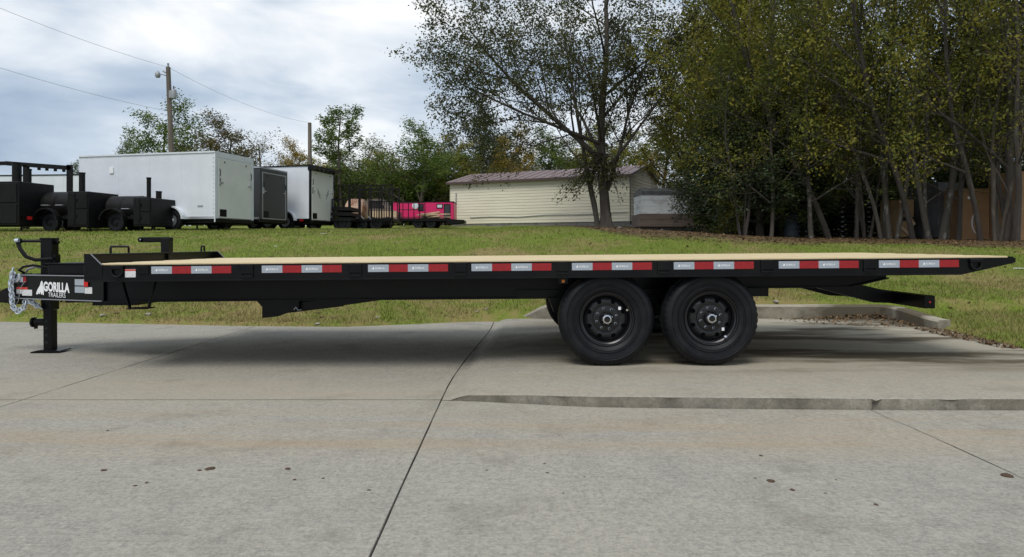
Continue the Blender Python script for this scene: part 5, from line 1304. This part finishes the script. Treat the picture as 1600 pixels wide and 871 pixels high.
# far trees behind shed and parked trailers
FG = 'trees beyond the parked trailers'
for i, (x, Y, k, lm, h_, w_, lab) in enumerate([
    (252, 48, 'far', 'green', 0.84, 0.78, 'round green tree behind the leaning utility pole'),
    (205, 52, 'far', 'deep', 0.62, 0.45, 'small green tree left of the leaning utility pole'),
    (350, 47, 'far', 'brown', 0.70, 0.78, 'brownish tree behind the plain white trailer'),
    (410, 50, 'thin', 'brown', 0.72, 0.9, 'nearly bare tree behind the grey trailer'),
    (122, 50, 'far', 'deep', 0.44, 0.3, 'wispy small tree above the smokers'),
    (460, 66, 'far', 'yellow', 0.95, 0.7, 'yellow tinted tree behind the spoiler trailer'),
    (505, 70, 'far', 'olive', 0.92, 0.9, 'green tree behind the bare utility pole'),
    (533, 58, 'pine', 'green', 1.2, 1.0, 'tall open crowned tree with rounded green top'),
    (590, 58, 'thin', 'brown', 0.92, 1.5, 'bare twiggy tree behind the mesh trailer'),
    (560, 66, 'far', 'green', 0.95, 1.0, 'dark green tree behind the rusty tank'),
    (612, 62, 'far', 'olive', 0.80, 0.9, 'olive brown tree behind the pipe rack'),
    (655, 56, 'far', 'green', 0.95, 0.95, 'bright green leafy tree behind the pink trailer'),
    (690, 70, 'thin', 'brown', 1.05, 1.3, 'twiggy tree behind the bright green one'),
    (715, 60, 'far', 'olive', 0.95, 0.75, 'olive tree behind the shed end'),
    (748, 62, 'far', 'cedar', 1.2, 0.9, 'darkest tall tree behind the shed roof'),
    (800, 58, 'far', 'yellow', 0.85, 0.6, 'yellow leaved tree behind the shed roof'),
    (775, 70, 'far', 'green', 0.95, 0.7, 'green tree between dark and yellow trees'),
    (850, 64, 'far', 'green', 0.88, 1.0, 'green tree behind the lone oak'),
    (905, 66, 'far', 'deep', 0.95, 1.1, 'deep green tree behind the lone oak'),
    (965, 62, 'far', 'olive', 0.95, 1.0, 'olive tree behind the shed gable'),
    (1030, 56, 'far', 'olive', 0.85, 1.0, 'olive tree behind the weathered trailer body and shed'),
    (1012, 48, 'far', 'yellow', 0.5, 0.35, 'small yellow tree at the shed gable')]):
    plant(k, x, Y, lab, lm, h_*(0.86 if x < 440 else 0.70 if x < 730 else 0.80), w_*1.15, rot=i*2.1+0.4, group=FG)
for i, (x, Y) in enumerate([(455, 60), (490, 60), (525, 62), (560, 60), (590, 59), (620, 60), (650, 60), (680, 62), (705, 60)]):
    plant('bush', x, Y, 'hedge shrub ' + ['behind the yellow tinted tree', 'below the bare utility pole', 'under the open crowned tree', 'behind the rusty tank', 'behind the twiggy tree', 'behind the taupe van', 'under the bright green tree', 'behind the pink trailer', 'against the shed end'][i], ['green', 'deep', 'olive'][i % 3], 2.0, 2.2, rot=i*1.9, group='hedge shrubs behind the trailers', name='shrub')
plant('bush', 1140, 26.8, 'yellow leaved sapling at the foot of the evergreens', 'olive', 0.6, 0.35, group='shrubs under the wooded row', name='shrub')
# woodland far beyond
C = []; rn = np.random.default_rng(5)
for k in range(26000):
    x = rn.uniform(-110, 110); y = rn.uniform(95, 125); hgt = 6.5 + 2.2*fn(x*0.06, 1.0) + 1.5*fn(x*0.2, 4.0)
    C.append((x, y, tz(x, 100) + hgt*rn.uniform(0, 1)**0.8))
stuff(leaf_quads('far_woodland', np.array(C), 1.0, LM['deep'], 6, 0.2, elong=0.8), 'hazy band of distant woodland beyond the lot', 'woodland')

# ==================================================================== THINGS STORED BEHIND THE TREES
ORD = 'lowest second third fourth fifth sixth seventh eighth ninth tenth eleventh twelfth thirteenth fourteenth fifteenth sixteenth'.split()
def frame_stack(x, Y, n, wpx, dz, lab, z_start=0.0):
    X = (x-CX)*Y/F; wd = wpx*Y/F; z = tz(X, Y)
    proto = None
    for k in range(n):
        if proto is None:
            r_ = empty('trailer_frame'); proto = r_
            MB().box(0, wd, 0, 0.06, 0, 0.10).build('side_channel', M['black_worn'], r_); MB().box(0, wd, 1.5, 1.56, 0, 0.10).build('side_channel', M['black_worn'], r_)
            for q in range(5): MB().box(wd*q/4.2, wd*q/4.2+0.06, 0.06, 1.5, 0.01, 0.08).build('crossbar', M['black_worn'], r_)
            for q in range(3): MB().box(wd*(q+0.3)/3, wd*(q+0.3)/3+0.11, -0.006, 0.002, 0.02, 0.07).build('reflector', M['silver' if q % 2 else 'grey_metal'], r_)
        else: r_ = copy_tree(proto)
        r_.location = (X, Y + 0.05*math.sin(k*3), z + z_start + k*dz); r_.rotation_euler = (0, 0, 0.03*math.sin(k*1.7))
        tag(r_, (ORD[k] + (' ' if k == 0 else ' from the bottom ')) + lab, 'trailer frame', lab)
frame_stack(1308, 27.2, 9, 62, 0.19, 'black steel trailer frame in the wide stack behind the trees')
frame_stack(1243, 28.0, 8, 34, 0.19, 'black steel trailer frame in the narrow stack beside the evergreens')
frame_stack(1372, 29.5, 16, 20, 0.24, 'black steel trailer frame in the tallest stack behind the trees')
def crate(name, x0, x1, yt, Y, mm, label, cat, deep=1.3):
    a = (x0-CX)*Y/F; b_ = (x1-CX)*Y/F; z = tz((a+b_)/2, Y); h_ = CAMZ + (HY-yt)*Y/F - z
    r_ = empty(name, (a, Y, z)); tag(r_, label, cat)
    MB().bbox(0, b_-a, 0, deep, 0.05, h_, 0.01).build('panel', M[mm], r_)
    return r_, b_-a, h_
r_, w_, h_ = crate('plywood_crate', 1405, 1428, 312, 25.2, 'plywood', 'open plywood crate with diagonal brace behind the leaning trunk', 'crate')
MB().bar((0.0, -0.03, h_-0.05), (w_, -0.03, 0.5), 0.05, 0.09).build('brace', M['lumber'], r_); MB().bar((0.0, -0.03, 0.45), (w_*0.8, -0.03, 0.06), 0.05, 0.09).build('brace', M['lumber'], r_); MB().box(0, w_, -0.04, -0.001, h_*0.45, h_*0.55).build('slat', M['dark_inside'], r_)
r_, w_, h_ = crate('cardboard_box', 1503, 1546, 295, 23.6, 'cardboard', 'large brown cardboard wrapped box behind the curved trunk', 'box')
MB().box(0.2, 0.3, -0.004, 0.012, h_-0.36, h_-0.26).build('shipping_label', M['white_ink'], r_); MB().box(0.001, w_, -0.003, 0.011, h_*0.66, h_*0.665).build('seam', M['plywood'], r_)
MB().tube([(0.62 - 0.28*math.sin(R(t)), -0.004, h_*0.33 + 0.42*math.cos(R(t))) for t in range(20, 175, 12)], [0.006+0.02*math.sin(R(t)) for t in range(20, 175, 12)], 5).build('torn_film', M['paper'], r_)
MB().box(-0.05, w_+0.05, -0.05, 1.3, -0.05, 0.05).build('pallet', M['plywood'], r_)
r_, w_, h_ = crate('cardboard_box', 1587, 1640, 268, 22.4, 'cardboard', 'tall brown cardboard wrapped box at the end of the row', 'box')
MB().box(0.0, w_, -0.003, 0.011, h_*0.45, h_*0.47).build('strap', M['plywood'], r_); MB().box(-0.05, w_+0.05, -0.05, 1.3, -0.05, 0.05).build('pallet', M['plywood'], r_)
r_, w_, h_ = crate('storage_container', 1466, 1506, 285, 24.6, 'old_grey', 'dull grey ribbed container standing behind the pale trunks', 'container', 2.0)
for k in range(7): MB().box(0.0, w_, -0.03, -0.001, 0.15 + k*(h_-0.2)/7, 0.15 + k*(h_-0.2)/7 + 0.06).build('rib', M['old_grey'], r_)
r_, w_, h_ = crate('storage_container', 1206, 1222, 330, 29.5, 'old_grey', 'low grey bin standing under the evergreens', 'container'); MB().box(-.03, w_+.03, -.03, 1.33, h_, h_+0.05).build('lid', M['old_grey'], r_)
for (x, lab) in ((1237, 'dull blue drum standing beside the narrow frame stack'), ):
    X = (x-CX)*27.4/F; o = empty('drum', (X, 27.4, tz(X, 27.4)-0.01)); tag(o, lab, 'drum')
    MB().lathe([(0, 0), (0.27, 0), (0.29, 0.03), (0.28, 0.28), (0.295, 0.30), (0.28, 0.32), (0.28, 0.58), (0.295, 0.60), (0.28, 0.62), (0.29, 0.87), (0.27, 0.9), (0, 0.89)], (0, 0, 0), 24, 'Z').build('drum_shell', mat('pale_blue_plastic', (0.06, 0.08, 0.10), 0.6), o, True)
    MB().cyl((0.12, 0, 0.885), (0.12, 0, 0.915), 0.035, 10).build('bung', M['grey_metal'], o)
# lidded old stump stones at the lone tree's foot
for i, (x, y, s_) in enumerate([(968, 359, 0.22), (985, 364, 0.12), (1034, 369, 0.16)]):
    p = P(x, y, 31.5); tag(rock('tree_stone', Vector((p.x, 31.5, tz(p.x, 31.5)+0.02)), s_, M['old_grey'], i+11.0, 0.6), 'dark stone on the ground near the lone tree foot', 'stone', 'stones by the lone tree')
